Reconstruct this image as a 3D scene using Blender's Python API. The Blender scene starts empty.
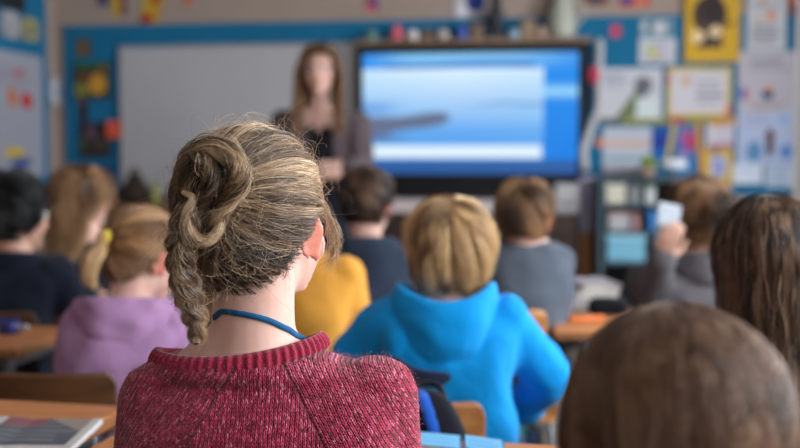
import bpy, math, random
import numpy as np
from mathutils import Vector, Matrix

rng = np.random.default_rng(7)
SC = bpy.context.scene
COL = SC.collection
F = 1111.0
CAM = np.array([0.0, 0.0, 1.15])
PITCH = math.atan(74.0 / F)

def P(px, py, d):
    """world point on the ray through a photo pixel at ground distance d"""
    x = (px - 400) / F
    y = (224 - py) / F
    c, s = math.cos(PITCH), math.sin(PITCH)
    dy = c + y * s
    dz = -s + y * c
    k = d / dy
    return np.array([x * k, d, 1.15 + dz * k])

# ---------------------------------------------------------------- materials
def new_mat(name):
    m = bpy.data.materials.new(name)
    m.use_nodes = True
    nt = m.node_tree
    b = nt.nodes["Principled BSDF"]
    return m, nt, b

def N(nt, t, **kw):
    n = nt.nodes.new(t)
    for k, v in kw.items():
        if k.startswith("i_"):
            key = k[2:].replace("_", " ")
            n.inputs[key].default_value = v
        else:
            setattr(n, k, v)
    return n

def ramp(nt, stops):
    r = nt.nodes.new("ShaderNodeValToRGB")
    e = r.color_ramp.elements
    while len(e) < len(stops):
        e.new(0.5)
    for i, (p, c) in enumerate(stops):
        e[i].position = p
        e[i].color = (*c, 1) if len(c) == 3 else c
    return r

def simple(name, col, rough=0.6, metal=0.0, var=0.12, scale=40, bump=0.0, spec=0.5, sheen=0.0, stretch=None):
    m, nt, b = new_mat(name)
    L = nt.links.new
    tc = N(nt, "ShaderNodeTexCoord")
    mp = N(nt, "ShaderNodeMapping")
    if stretch:
        mp.inputs["Scale"].default_value = stretch
    L(tc.outputs["Object"], mp.inputs[0])
    no = N(nt, "ShaderNodeTexNoise")
    no.inputs["Scale"].default_value = scale
    no.inputs["Detail"].default_value = 4
    L(mp.outputs[0], no.inputs[0])
    lo = tuple(max(0, c * (1 - var)) for c in col)
    hi = tuple(min(1, c * (1 + var)) for c in col)
    r = ramp(nt, [(0.3, lo), (0.7, hi)])
    L(no.outputs[0], r.inputs[0])
    L(r.outputs[0], b.inputs["Base Color"])
    b.inputs["Roughness"].default_value = rough
    b.inputs["Metallic"].default_value = metal
    b.inputs["Specular IOR Level"].default_value = spec
    if sheen:
        b.inputs["Sheen Weight"].default_value = sheen
    if bump:
        bp = N(nt, "ShaderNodeBump")
        bp.inputs["Strength"].default_value = bump
        bp.inputs["Distance"].default_value = 0.002
        L(no.outputs[0], bp.inputs["Height"])
        L(bp.outputs[0], b.inputs["Normal"])
    return m

def painted(name, emit=0.0, rough=0.6):
    """colour comes from the printed picture stored on the mesh"""
    m, nt, b = new_mat(name)
    L = nt.links.new
    a = N(nt, "ShaderNodeAttribute", attribute_name="print")
    b.inputs["Roughness"].default_value = rough
    if emit:
        b.inputs["Base Color"].default_value = (0.01, 0.01, 0.012, 1)
        L(a.outputs["Color"], b.inputs["Emission Color"])
        b.inputs["Emission Strength"].default_value = emit
    else:
        L(a.outputs["Color"], b.inputs["Base Color"])
    return m

def fabric(name, col, var=0.18, fold=0.35):
    m, nt, b = new_mat(name)
    L = nt.links.new
    tc = N(nt, "ShaderNodeTexCoord")
    n1 = N(nt, "ShaderNodeTexNoise"); n1.inputs["Scale"].default_value = 9; n1.inputs["Detail"].default_value = 3
    n1.inputs["Distortion"].default_value = 0.6
    n2 = N(nt, "ShaderNodeTexNoise"); n2.inputs["Scale"].default_value = 420; n2.inputs["Detail"].default_value = 2
    L(tc.outputs["Object"], n1.inputs[0]); L(tc.outputs["Object"], n2.inputs[0])
    mx = N(nt, "ShaderNodeMath", operation="MULTIPLY_ADD")
    L(n2.outputs[0], mx.inputs[0]); mx.inputs[1].default_value = 0.5
    L(n1.outputs[0], mx.inputs[2])
    lo = tuple(c * (1 - var) for c in col); hi = tuple(min(1, c * (1 + var)) for c in col)
    r = ramp(nt, [(0.45, lo), (1.0, hi)])
    L(mx.outputs[0], r.inputs[0]); L(r.outputs[0], b.inputs["Base Color"])
    b.inputs["Roughness"].default_value = 0.9
    b.inputs["Specular IOR Level"].default_value = 0.2
    b.inputs["Sheen Weight"].default_value = 0.1
    b.inputs["Sheen Roughness"].default_value = 0.5
    bp = N(nt, "ShaderNodeBump"); bp.inputs["Strength"].default_value = fold; bp.inputs["Distance"].default_value = 0.02
    L(n1.outputs[0], bp.inputs["Height"])
    bp2 = N(nt, "ShaderNodeBump"); bp2.inputs["Strength"].default_value = 0.3; bp2.inputs["Distance"].default_value = 0.001
    L(n2.outputs[0], bp2.inputs["Height"]); L(bp.outputs[0], bp2.inputs["Normal"])
    L(bp2.outputs[0], b.inputs["Normal"])
    return m

def skin_mat(name, col):
    m, nt, b = new_mat(name)
    L = nt.links.new
    a = N(nt, "ShaderNodeAttribute", attribute_name="flush")
    tc = N(nt, "ShaderNodeTexCoord")
    no = N(nt, "ShaderNodeTexNoise"); no.inputs["Scale"].default_value = 35; no.inputs["Detail"].default_value = 5
    L(tc.outputs["Object"], no.inputs[0])
    r = ramp(nt, [(0.3, tuple(c * s for c, s in zip(col, (0.95, 0.88, 0.86)))), (0.7, col)])
    L(no.outputs[0], r.inputs[0])
    mix = N(nt, "ShaderNodeMix", data_type="RGBA")
    L(a.outputs["Fac"], mix.inputs["Factor"])
    L(r.outputs[0], mix.inputs["A"])
    mix.inputs["B"].default_value = (col[0] * 0.92, col[1] * 0.34, col[2] * 0.27, 1)
    L(mix.outputs["Result"], b.inputs["Base Color"])
    b.inputs["Roughness"].default_value = 0.5
    b.inputs["Specular IOR Level"].default_value = 0.35
    b.inputs["Subsurface Weight"].default_value = 0.35
    b.inputs["Subsurface Radius"].default_value = (1.0, 0.35, 0.2)
    b.inputs["Subsurface Scale"].default_value = 0.008
    n2 = N(nt, "ShaderNodeTexNoise"); n2.inputs["Scale"].default_value = 600
    L(tc.outputs["Object"], n2.inputs[0])
    bp = N(nt, "ShaderNodeBump"); bp.inputs["Strength"].default_value = 0.12; bp.inputs["Distance"].default_value = 0.001
    L(n2.outputs[0], bp.inputs["Height"]); L(bp.outputs[0], b.inputs["Normal"])
    return m

def hair_mat(name, stops, spec=.45):
    """strands carry their own tint 0..1"""
    m, nt, b = new_mat(name)
    L = nt.links.new
    a = N(nt, "ShaderNodeAttribute", attribute_name="tint")
    r = ramp(nt, stops)
    L(a.outputs["Fac"], r.inputs[0])
    L(r.outputs[0], b.inputs["Base Color"])
    b.inputs["Roughness"].default_value = 0.34
    b.inputs["Specular IOR Level"].default_value = spec
    return m

def wood(name, col, col2, scale=3.0, rough=0.45, rot=0.0):
    m, nt, b = new_mat(name)
    L = nt.links.new
    tc = N(nt, "ShaderNodeTexCoord")
    mp = N(nt, "ShaderNodeMapping"); mp.inputs["Scale"].default_value = (1.2, 14, 14)
    mp.inputs["Rotation"].default_value = (0, 0, rot)
    L(tc.outputs["Object"], mp.inputs[0])
    no = N(nt, "ShaderNodeTexNoise"); no.inputs["Scale"].default_value = scale; no.inputs["Detail"].default_value = 6
    no.inputs["Distortion"].default_value = 0.8
    L(mp.outputs[0], no.inputs[0])
    r = ramp(nt, [(0.3, col2), (0.65, col)])
    L(no.outputs[0], r.inputs[0]); L(r.outputs[0], b.inputs["Base Color"])
    b.inputs["Roughness"].default_value = rough
    return m

# ---------------------------------------------------------------- objects
ROOT_OFF = {}

def link_mesh(name, V, Fc, mat, parent=None, smooth=True, attrs=None, mats=None, midx=None):
    V = np.asarray(V, dtype=float)
    if parent is not None:
        off = ROOT_OFF[parent.name]
    else:
        off = np.zeros(3)
    me = bpy.data.meshes.new(name)
    me.from_pydata((V - off).tolist(), [], [tuple(int(i) for i in f) for f in Fc])
    me.update()
    if mats:
        for mm in mats: me.materials.append(mm)
        if midx is not None:
            me.polygons.foreach_set("material_index", np.asarray(midx, dtype=np.int32))
    else:
        me.materials.append(mat)
    if smooth:
        me.polygons.foreach_set("use_smooth", np.ones(len(me.polygons), dtype=bool))
    if attrs:
        for k, (t, arr) in attrs.items():
            if t == "FLOAT":
                at = me.attributes.new(k, "FLOAT", "POINT")
                at.data.foreach_set("value", np.asarray(arr, dtype=np.float32).ravel())
            else:
                at = me.attributes.new(k, "FLOAT_COLOR", "POINT")
                at.data.foreach_set("color", np.asarray(arr, dtype=np.float32).ravel())
    o = bpy.data.objects.new(name, me)
    COL.objects.link(o)
    if parent is not None:
        o.parent = parent
    ROOT_OFF[o.name] = off
    return o

def recenter(o):
    """move a top-level mesh's origin to the middle of its underside"""
    me = o.data
    co = np.empty(len(me.vertices) * 3); me.vertices.foreach_get("co", co); co = co.reshape(-1, 3)
    c = (co.min(0) + co.max(0)) / 2; c[2] = co[:, 2].min()
    me.vertices.foreach_set("co", (co - c).ravel()); me.update()
    o.location = c + np.array(o.location)
    ROOT_OFF[o.name] = np.array(o.location)
    return o

def link_curves(name, strands, radii, tint, mat, parent):
    """strands (n,k,3); radii (n,k); tint (n,) or (n,k)"""
    n, k, _ = strands.shape
    off = ROOT_OFF[parent.name]
    hc = bpy.data.hair_curves.new(name)
    hc.add_curves([k] * n)
    pos = (strands - off).astype(np.float32).ravel()
    hc.position_data.foreach_set("vector", pos) if hasattr(hc, "position_data") else hc.points.foreach_set("position", pos)
    ra = hc.attributes.get("radius") or hc.attributes.new("radius", "FLOAT", "POINT")
    ra.data.foreach_set("value", radii.astype(np.float32).ravel())
    tint = np.asarray(tint, dtype=np.float32)
    if tint.ndim == 1:
        tint = np.repeat(tint[:, None], k, 1)
    ta = hc.attributes.new("tint", "FLOAT", "POINT")
    ta.data.foreach_set("value", tint.astype(np.float32).ravel())
    hc.materials.append(mat)
    o = bpy.data.objects.new(name, hc)
    COL.objects.link(o)
    o.parent = parent
    return o

def tag(o, label, cat, group=None, kind=None):
    if label: o["label"] = label
    if cat: o["category"] = cat
    if group: o["group"] = group
    if kind: o["kind"] = kind
    return o

def empty(name, loc, label, cat, group=None):
    o = bpy.data.objects.new(name, None)
    o.empty_display_size = 0.1
    COL.objects.link(o)
    o.location = [float(v) for v in loc]
    ROOT_OFF[o.name] = np.array(loc, dtype=float)
    return tag(o, label, cat, group)

# ---------------------------------------------------------------- primitives -> (V, F)
def merge(prims):
    Vs, Fs, b = [], [], 0
    for V, Fc in prims:
        V = np.asarray(V)
        Vs.append(V); Fs.extend([tuple(i + b for i in f) for f in Fc]); b += len(V)
    return np.vstack(Vs), Fs

def ellipsoid(c, r, R=None, nu=24, nv=14):
    c = np.asarray(c, float); r = np.asarray(r, float) * np.ones(3)
    V = [(0, 0, 1)]
    for j in range(1, nv):
        ph = math.pi * j / nv
        for i in range(nu):
            th = 2 * math.pi * i / nu
            V.append((math.sin(ph) * math.cos(th), math.sin(ph) * math.sin(th), math.cos(ph)))
    V.append((0, 0, -1))
    V = np.array(V) * r
    if R is not None: V = V @ np.asarray(R).T
    V = V + c
    Fc = [(0, 1 + i, 1 + (i + 1) % nu) for i in range(nu)]
    for j in range(nv - 2):
        a = 1 + j * nu
        for i in range(nu):
            k = (i + 1) % nu
            Fc.append((a + i, a + nu + i, a + nu + k, a + k))
    e = len(V) - 1; a = 1 + (nv - 2) * nu
    Fc += [(e, a + (i + 1) % nu, a + i) for i in range(nu)]
    return V, Fc

def loft(rings, closed=False):
    """rings: list of (n,3) arrays"""
    n = len(rings[0]); V = np.vstack(rings); Fc = []
    m = len(rings)
    for j in range(m if closed else m - 1):
        a, b = j * n, ((j + 1) % m) * n
        for i in range(n):
            k = (i + 1) % n
            Fc.append((a + i, a + k, b + k, b + i))
    if not closed:
        Fc.append(tuple(range(n - 1, -1, -1)))
        Fc.append(tuple((m - 1) * n + i for i in range(n)))
    return V, Fc

def frames(pts, up=None):
    pts = np.asarray(pts, float)
    T = np.gradient(pts, axis=0)
    T /= np.linalg.norm(T, axis=1)[:, None] + 1e-12
    A = np.zeros_like(T); 
    u = np.array(up if up is not None else ((0, 0, 1) if abs(T[0][2]) < 0.9 else (0, 1, 0)), float)
    a = u - T[0] * (u @ T[0]); a /= np.linalg.norm(a)
    for i in range(len(T)):
        a = a - T[i] * (a @ T[i]); a /= np.linalg.norm(a) + 1e-12
        A[i] = a
    B = np.cross(T, A)
    return T, A, B

def spline(pts, n):
    """catmull-rom resample"""
    pts = np.asarray(pts, float)
    m = len(pts)
    if m == 2:
        t = np.linspace(0, 1, n)[:, None]
        return pts[0] * (1 - t) + pts[1] * t
    Pp = np.vstack([2 * pts[0] - pts[1], pts, 2 * pts[-1] - pts[-2]])
    t = np.linspace(0, m - 1 - 1e-9, n); i = t.astype(int); f = (t - i)[:, None]
    p0, p1, p2, p3 = Pp[i], Pp[i + 1], Pp[i + 2], Pp[i + 3]
    return 0.5 * (2 * p1 + (p2 - p0) * f + (2 * p0 - 5 * p1 + 4 * p2 - p3) * f ** 2 + (3 * p1 - p0 - 3 * p2 + p3) * f ** 3)

def tube(pts, rad, n=12, res=None, up=None, flat=1.0, caps=True):
    """round tube; rad a number or list at control points; flat squashes along the frame's A axis"""
    pts = np.asarray(pts, float)
    rad = np.ones(len(pts)) * np.asarray(rad, float)
    if res:
        t0 = np.linspace(0, 1, len(pts)); t1 = np.linspace(0, 1, res)
        rad = np.interp(t1, t0, rad); pts = spline(pts, res)
    T, A, B = frames(pts, up)
    if caps:
        p2 = [pts[0] - T[0] * rad[0] * .75, pts[0] - T[0] * rad[0] * .45]; r2 = [rad[0] * .4, rad[0] * .85]
        q2 = [pts[-1] + T[-1] * rad[-1] * .45, pts[-1] + T[-1] * rad[-1] * .75]; s2 = [rad[-1] * .85, rad[-1] * .4]
        pts = np.vstack([p2, pts, q2]); rad = np.concatenate([r2, rad, s2])
        A = np.vstack([A[0], A[0], A, A[-1], A[-1]]); B = np.vstack([B[0], B[0], B, B[-1], B[-1]])
    rings = []
    th = np.arange(n) * 2 * math.pi / n
    for i in range(len(pts)):
        rings.append(pts[i] + rad[i] * (np.cos(th)[:, None] * A[i] * flat + np.sin(th)[:, None] * B[i]))
    return loft(rings)

def box(c, s, R=None, bev=0.0):
    """box centred on c, full sizes s; bevelled edges by a chamfer"""
    c = np.asarray(c, float); h = np.asarray(s, float) / 2
    if bev <= 0:
        V = np.array([(x, y, z) for x in (-1, 1) for y in (-1, 1) for z in (-1, 1)]) * h
        Fc = [(0, 1, 3, 2), (4, 6, 7, 5), (0, 4, 5, 1), (2, 3, 7, 6), (0, 2, 6, 4), (1, 5, 7, 3)]
    else:
        b = min(bev, h.min() * .9)
        rings = []
        def ring(z, ins):
            hx, hy = h[0] - ins, h[1] - ins
            cc = b * 1.0
            pts = []
            for sx, sy in ((1, 1), (-1, 1), (-1, -1), (1, -1)):
                for k in range(4):
                    a0 = {(1, 1): 0, (-1, 1): 1, (-1, -1): 2, (1, -1): 3}[(sx, sy)] * math.pi / 2
                    a = a0 + k * math.pi / 6
                    rr = max(cc - ins * .5, 1e-5)
                    pts.append((sx * (hx - rr) + rr * math.cos(a), sy * (hy - rr) + rr * math.sin(a), z))
            return np.array(pts)
        rings = [ring(-h[2], b * .7), ring(-h[2] + b * .3, b * .2), ring(-h[2] + b, 0), ring(h[2] - b, 0), ring(h[2] - b * .3, b * .2), ring(h[2], b * .7)]
        V, Fc = loft(rings)
    if R is not None: V = V @ np.asarray(R).T
    return V + c, Fc

def Rz(a): c, s = math.cos(a), math.sin(a); return np.array([[c, -s, 0], [s, c, 0], [0, 0, 1]])
def Rx(a): c, s = math.cos(a), math.sin(a); return np.array([[1, 0, 0], [0, c, -s], [0, s, c]])
def Ry(a): c, s = math.cos(a), math.sin(a); return np.array([[c, 0, s], [0, 1, 0], [-s, 0, c]])

def blob(prims, voxel, smooth=4, fac=0.5):
    """union of closed shapes grown into one continuous surface"""
    V, Fc = merge(prims)
    me = bpy.data.meshes.new("tmp"); me.from_pydata(V.tolist(), [], Fc); me.update()
    o = bpy.data.objects.new("tmp", me); COL.objects.link(o)
    m = o.modifiers.new("r", "REMESH"); m.mode = "VOXEL"; m.voxel_size = voxel
    s = o.modifiers.new("s", "SMOOTH"); s.factor = fac; s.iterations = smooth
    dg = bpy.context.evaluated_depsgraph_get()
    ev = o.evaluated_get(dg); m2 = ev.to_mesh()
    V = np.empty(len(m2.vertices) * 3); m2.vertices.foreach_get("co", V); V = V.reshape(-1, 3)
    Nn = np.empty(len(m2.vertices) * 3); m2.vertices.foreach_get("normal", Nn); Nn = Nn.reshape(-1, 3)
    Fc = [tuple(p.vertices) for p in m2.polygons]
    ev.to_mesh_clear()
    bpy.data.objects.remove(o); bpy.data.meshes.remove(me)
    return V, Fc, Nn

_K = rng.normal(size=(4, 10, 3)); _PH = rng.uniform(0, 6.28, size=(4, 10))
def noise(p, freq, ch=0):
    """smooth noise about -1..1"""
    q = p @ (_K[ch].T * freq) + _PH[ch]
    return np.sin(q).sum(-1) / 3.2

def quad_grid(c00, c10, c01, nx, ny):
    c00, c10, c01 = map(np.asarray, (c00, c10, c01))
    u = np.linspace(0, 1, nx + 1); v = np.linspace(0, 1, ny + 1)
    U, Vv = np.meshgrid(u, v)
    V = c00 + U.ravel()[:, None] * (c10 - c00) + Vv.ravel()[:, None] * (c01 - c00)
    Fc = [(j * (nx + 1) + i, j * (nx + 1) + i + 1, (j + 1) * (nx + 1) + i + 1, (j + 1) * (nx + 1) + i) for j in range(ny) for i in range(nx)]
    return V, Fc, U.ravel(), Vv.ravel()

def picture(base, ops, U, V):
    """ops: ('r',x0,y0,x1,y1,col) rect, ('e',cx,cy,rx,ry,col) ellipse, ('g',col) vertical gradient to col at the bottom, ('t',x0,y0,x1,y1,n,col) ruled lines,
    ('f',x0,y0,x1,y1,w,col) frame; x right, y DOWN from the top, 0..1"""
    C = np.ones((len(U), 4)); C[:, :3] = base
    X, Y = U, 1 - V
    for op in ops:
        k = op[0]
        if k == 'r':
            m = (X >= op[1]) & (X <= op[3]) & (Y >= op[2]) & (Y <= op[4]); C[m, :3] = op[5]
        elif k == 'e':
            m = ((X - op[1]) / op[3]) ** 2 + ((Y - op[2]) / op[4]) ** 2 <= 1; C[m, :3] = op[5]
        elif k == 'g':
            C[:, :3] = C[:, :3] * (1 - Y[:, None]) + np.array(op[1]) * Y[:, None]
        elif k == 't':
            n = op[5]; yy = (Y - op[2]) / (op[4] - op[2])
            jag = op[3] - (0.12 * (op[3] - op[1])) * (np.sin(np.floor(yy * n) * 2.3) + 1)
            m = (X >= op[1]) & (X <= jag) & (yy >= 0) & (yy <= 1) & ((yy * n) % 1 < 0.42); C[m, :3] = op[6]
        elif k == 'f':
            m = (X >= op[1]) & (X <= op[3]) & (Y >= op[2]) & (Y <= op[4]); w = op[5]
            i = (X >= op[1] + w) & (X <= op[3] - w) & (Y >= op[2] + w) & (Y <= op[4] - w); C[m & ~i, :3] = op[6]
        elif k == 'p':   # polygon
            pts = op[1]; ins = np.zeros(len(X), bool); j = len(pts) - 1
            for i in range(len(pts)):
                xi, yi = pts[i]; xj, yj = pts[j]
                cond = ((yi > Y) != (yj > Y)) & (X < (xj - xi) * (Y - yi) / ((yj - yi) + 1e-12) + xi)
                ins ^= cond; j = i
            C[ins, :3] = op[2]
    return C
# ================================================================ people
def unit(v): v = np.asarray(v, float); return v / (np.linalg.norm(v) + 1e-12)

def hand_prims(wrist, fdir, ndir, side, s=1.0, curl=0.5, spread=0.06):
    """palm, four unequal bent fingers and a thumb; ndir points out of the palm; side +1 puts the thumb on +cross(ndir,fdir)"""
    f = unit(fdir); n = unit(np.asarray(ndir) - f * (np.asarray(ndir) @ f)); sd = np.cross(n, f) * side
    w = np.asarray(wrist, float); R = np.array([f, sd, n]).T
    pr = [ellipsoid(w + f * .04 * s, (.048 * s, .036 * s, .0145 * s), R, 18, 10),
          ellipsoid(w + f * .03 * s + sd * .02 * s + n * .006 * s, (.026 * s, .016 * s, .013 * s), R, 14, 8),
          tube([w - f * .02 * s, w + f * .02 * s], [.021 * s, .023 * s], 12)]
    for k, (off, ln) in enumerate(((.027, .062), (.0095, .070), (-.0085, .065), (-.026, .050))):
        b = w + f * .072 * s + sd * off * s - f * (.006 * s if k == 3 else 0)
        d = unit(f + sd * off * spread * 30); p = [w + f * .045 * s + sd * off * .8 * s, b]
        a = 0
        for q, seg in enumerate((.42, .32, .26)):
            a += curl * (0.7, 0.9, 0.6)[q]
            dd = d * math.cos(a) + n * math.sin(a)
            p.append(p[-1] + dd * ln * seg * s)
        pr.append(tube(p, np.array([.0085, .0088, .0078, .0072, .0058]) * s, 10, res=12, caps=True))
    b = w + f * .018 * s + sd * .026 * s + n * .004 * s
    d1 = unit(f * .75 + sd * .75 + n * .35); d2 = unit(f * 1.0 + sd * .25 + n * (.4 + curl * .4))
    pr.append(tube([b - d1 * .01 * s, b + d1 * .026 * s, b + d1 * .026 * s + d2 * .024 * s, b + d1 * .026 * s + d2 * .044 * s], np.array([.012, .0098, .0088, .007]) * s, 10, res=10))
    return pr

HC = np.array([0, -.012, .028]); HR = np.array([.079, .097, .086]); HDN = .135
def hsurf(p, h=0.0):
    """push head-local points onto the hair shell, h metres above it"""
    q = p - HC
    rz = np.where(q[..., 2] >= 0, HR[2], HDN)
    k = np.sqrt((q[..., 0] / HR[0]) ** 2 + (q[..., 1] / HR[1]) ** 2 + (q[..., 2] / rz) ** 2)
    ln = np.linalg.norm(q, axis=-1)
    return HC + q / k[..., None] * (1 + np.asarray(h) / np.maximum(ln / k, .02))[..., None]

def head_prims(T, hs, female=False, ear_out=0.45):
    """T maps head-local to world"""
    E = lambda c, r, R=None: (T(ellipsoid(c, r, R, 28, 18)[0]), ellipsoid(c, r, R, 28, 18)[1])
    pr = [E((0, -.012, .028), (.072, .090, .079)), E((0, .032, -.028), (.057, .054, .072)),
          E((0, .040, -.064), (.042, .042, .036)), E((0, .072, -.089), (.018, .016, .014)),
          E((.031, .055, -.034), (.024, .027, .026)), E((-.031, .055, -.034), (.024, .027, .026)),
          E((0, .078, .016), (.046, .012, .012)), E((0, .086, -.006), (.008, .012, .02)), E((0, .097, -.027), (.012, .012, .009)),
          E((.009, .089, -.03), (.007, .009, .006)), E((-.009, .089, -.03), (.007, .009, .006)),
          E((0, .084, -.055), (.021, .008, .009)), E((0, .0, -.05), (.05, .055, .05))]
    for sx in (1, -1):
        # ear: rim, lobe and bowl standing off the side of the head
        R = Rz(-sx * ear_out) @ Ry(sx * .12)
        c = np.array([sx * .076, -.006, -.012])
        th = np.linspace(-1.2, 4.2, 16)
        rim = np.stack([np.zeros(16), -np.cos(th) * .0155 - .003, np.sin(th) * .026 + .002 - .004 * np.cos(th)], 1)
        rim[:, 0] = sx * (.006 - rim[:, 1] * .12)
        v, f_ = tube(rim, .0036, 8, caps=True); pr.append((T(v @ R.T + c), f_))
        v, f_ = ellipsoid((sx * .002, 0, 0), (.0045, .0165, .027), None, 16, 12); pr.append((T(v @ R.T + c), f_))
        v, f_ = ellipsoid((sx * .002, .006, -.024), (.0045, .008, .009), None, 12, 8); pr.append((T(v @ R.T + c), f_))
        v, f_ = ellipsoid((-sx * .004, .008, -.002), (.010, .010, .022), None, 12, 8); pr.append((T(v + c), f_))
    return pr

def face_bits(body, T, brow_mat, lip_mat, eye_col=(.12, .2, .25)):
    for sx in (1, -1):
        v, f_ = ellipsoid((0, 0, 0), .0118, None, 20, 14)
        gz = np.clip(v[:, 1] / .0118, -1, 1)
        C = np.ones((len(v), 4)); C[:, :3] = (.78, .76, .74)
        C[gz > .86, :3] = eye_col; C[gz > .96, :3] = (.01, .01, .01)
        link_mesh("eye", T(v + np.array([sx * .0285, .0755, -.0035])), f_, MAT['eye'], body, attrs={"print": ("COLOR", C)})
        pts = np.array([(sx * (.013 + .031 * t), .0895 - .014 * t * t, .0135 + .005 * math.sin(t * 2.6)) for t in np.linspace(0, 1, 7)])
        v, f_ = tube(pts, [.0018, .0028, .003, .003, .0027, .002, .001], 8)
        link_mesh("eyebrow", T(v), f_, brow_mat, body)
        pts = np.array([(sx * (.0285 + .0125 * t), .0870 - .0035 * t * t, .0045 - .0045 * t * t) for t in np.linspace(-1, 1, 7)])
        v, f_ = tube(pts, .0014, 6)
        link_mesh("eyelid", T(v), f_, brow_mat, body)
    pr = []
    for dz, r in ((.0028, .0026), (-.003, .0034)):
        pts = np.array([(x, .0925 - 14 * x * x, -.0555 + dz - (6 * x * x if dz > 0 else -8 * x * x)) for x in np.linspace(-.019, .019, 9)])
        v, f_ = tube(pts, [r * .3, r * .7, r, r * 1.1, r, r * 1.1, r, r * .7, r * .3], 8); pr.append((v, f_))
    V, Fc = merge(pr)
    link_mesh("lips", T(V), Fc, lip_mat, body)

def zline(y, style):
    """lower hairline in head-local z"""
    back = {'mop': -.072, 'long': -.085, 'tied': -.078}[style]
    y = np.asarray(y)
    z = np.interp(y, [-.2, -.06 if style == 'tied' else -.035, -.018, .02, .045, .07, .2], [back, back, -.03, -.012, .02, .066, .07])
    return z

def hair_cap(T, style, mat, body, lift=0.0, tint=0.15, front=0.0):  # dark cap tint paints the shade seen in gaps between strands
    v, f_ = ellipsoid((0, 0, 0), 1, None, 64, 44)
    v = hsurf(HC + v * HR, lift)
    keep = v[:, 2] > zline(v[:, 1], style) + front
    Fc = [q for q in f_ if all(keep[i] for i in q)]
    used = sorted({i for q in Fc for i in q}); mp = {a: b for b, a in enumerate(used)}
    vo = v[used]; n = len(vo)
    vi = HC + (vo - HC) * .9
    Fo = [tuple(mp[i] for i in q) for q in Fc]
    edge = {}
    for q in Fo:
        for a, b in zip(q, q[1:] + q[:1]):
            edge[(a, b)] = edge.get((a, b), 0) + 1
    F2 = Fo + [tuple(i + n for i in reversed(q)) for q in Fo]
    for (a, b) in edge:
        if (b, a) not in edge: F2.append((b, a, a + n, b + n))
    V = np.vstack([vo, vi])
    tn = np.clip(tint + .12 * noise(V, 60) , 0, 1)
    return link_mesh("hair", T(V), F2, mat, body, attrs={"tint": ("FLOAT", tn)})

def sample_roots(n, style):
    out = []
    while sum(len(o) for o in out) < n:
        d = rng.normal(size=(n * 2, 3)); d /= np.linalg.norm(d, axis=1)[:, None]
        p = hsurf(HC + d * HR)
        out.append(p[p[:, 2] > zline(p[:, 1], style) + .002])
    return np.vstack(out)[:n]

def clump(roots, paths_fn, nseed, style, amt=0.5, col=0.35):
    """pull strands toward shared guides; returns strands and a per-strand clump tint"""
    seeds = sample_roots(nseed, style)
    d2 = ((roots[:, None, :] - seeds[None]) ** 2).sum(-1)
    cid = d2.argmin(1)
    S = paths_fn(seeds, np.ones(nseed)); Q = paths_fn(roots, rng.uniform(.75, 1.05, len(roots)))
    k = Q.shape[1]; t = np.linspace(0, 1, k)[None, :, None]
    w = amt * t ** 0.8 * (1 - .25 * t)
    Q = Q * (1 - w) + (S[cid] + (roots - seeds[cid])[:, None, :] * .25) * w
    ct = rng.uniform(-1, 1, nseed)[cid] * col
    return Q, ct, cid

def wavy(Q, amp, nw=2.0, start=.15):
    n, k, _ = Q.shape
    t = np.linspace(0, 1, k)[None, :, None]
    ph = rng.uniform(0, 6.28, (n, 1, 3)); fr = rng.uniform(.6, 1.4, (n, 1, 3)) * nw
    a = amp * rng.uniform(.2, 1.0, (n, 1, 1)) ** 2
    return Q + a * np.clip((t - start) / .4, 0, 1) * (np.sin(2 * math.pi * fr * t + ph) - np.sin(2 * math.pi * fr * start + ph))

def strands_obj(body_hair, T, Q, tint, rad, mat, name="hair_strands"):
    n, k, _ = Q.shape
    W = T(Q.reshape(-1, 3)).reshape(n, k, 3)
    t = np.linspace(0, 1, k)[None, :]
    r = rad * rng.uniform(.6, 1.1, (n, 1)) * np.clip(1.25 - t ** 3 * .95, .2, 1)
    o = link_curves(name, W, r, np.clip(tint, 0, 1), mat, body_hair)
    o["kind"] = "stuff"
    return o

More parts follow.
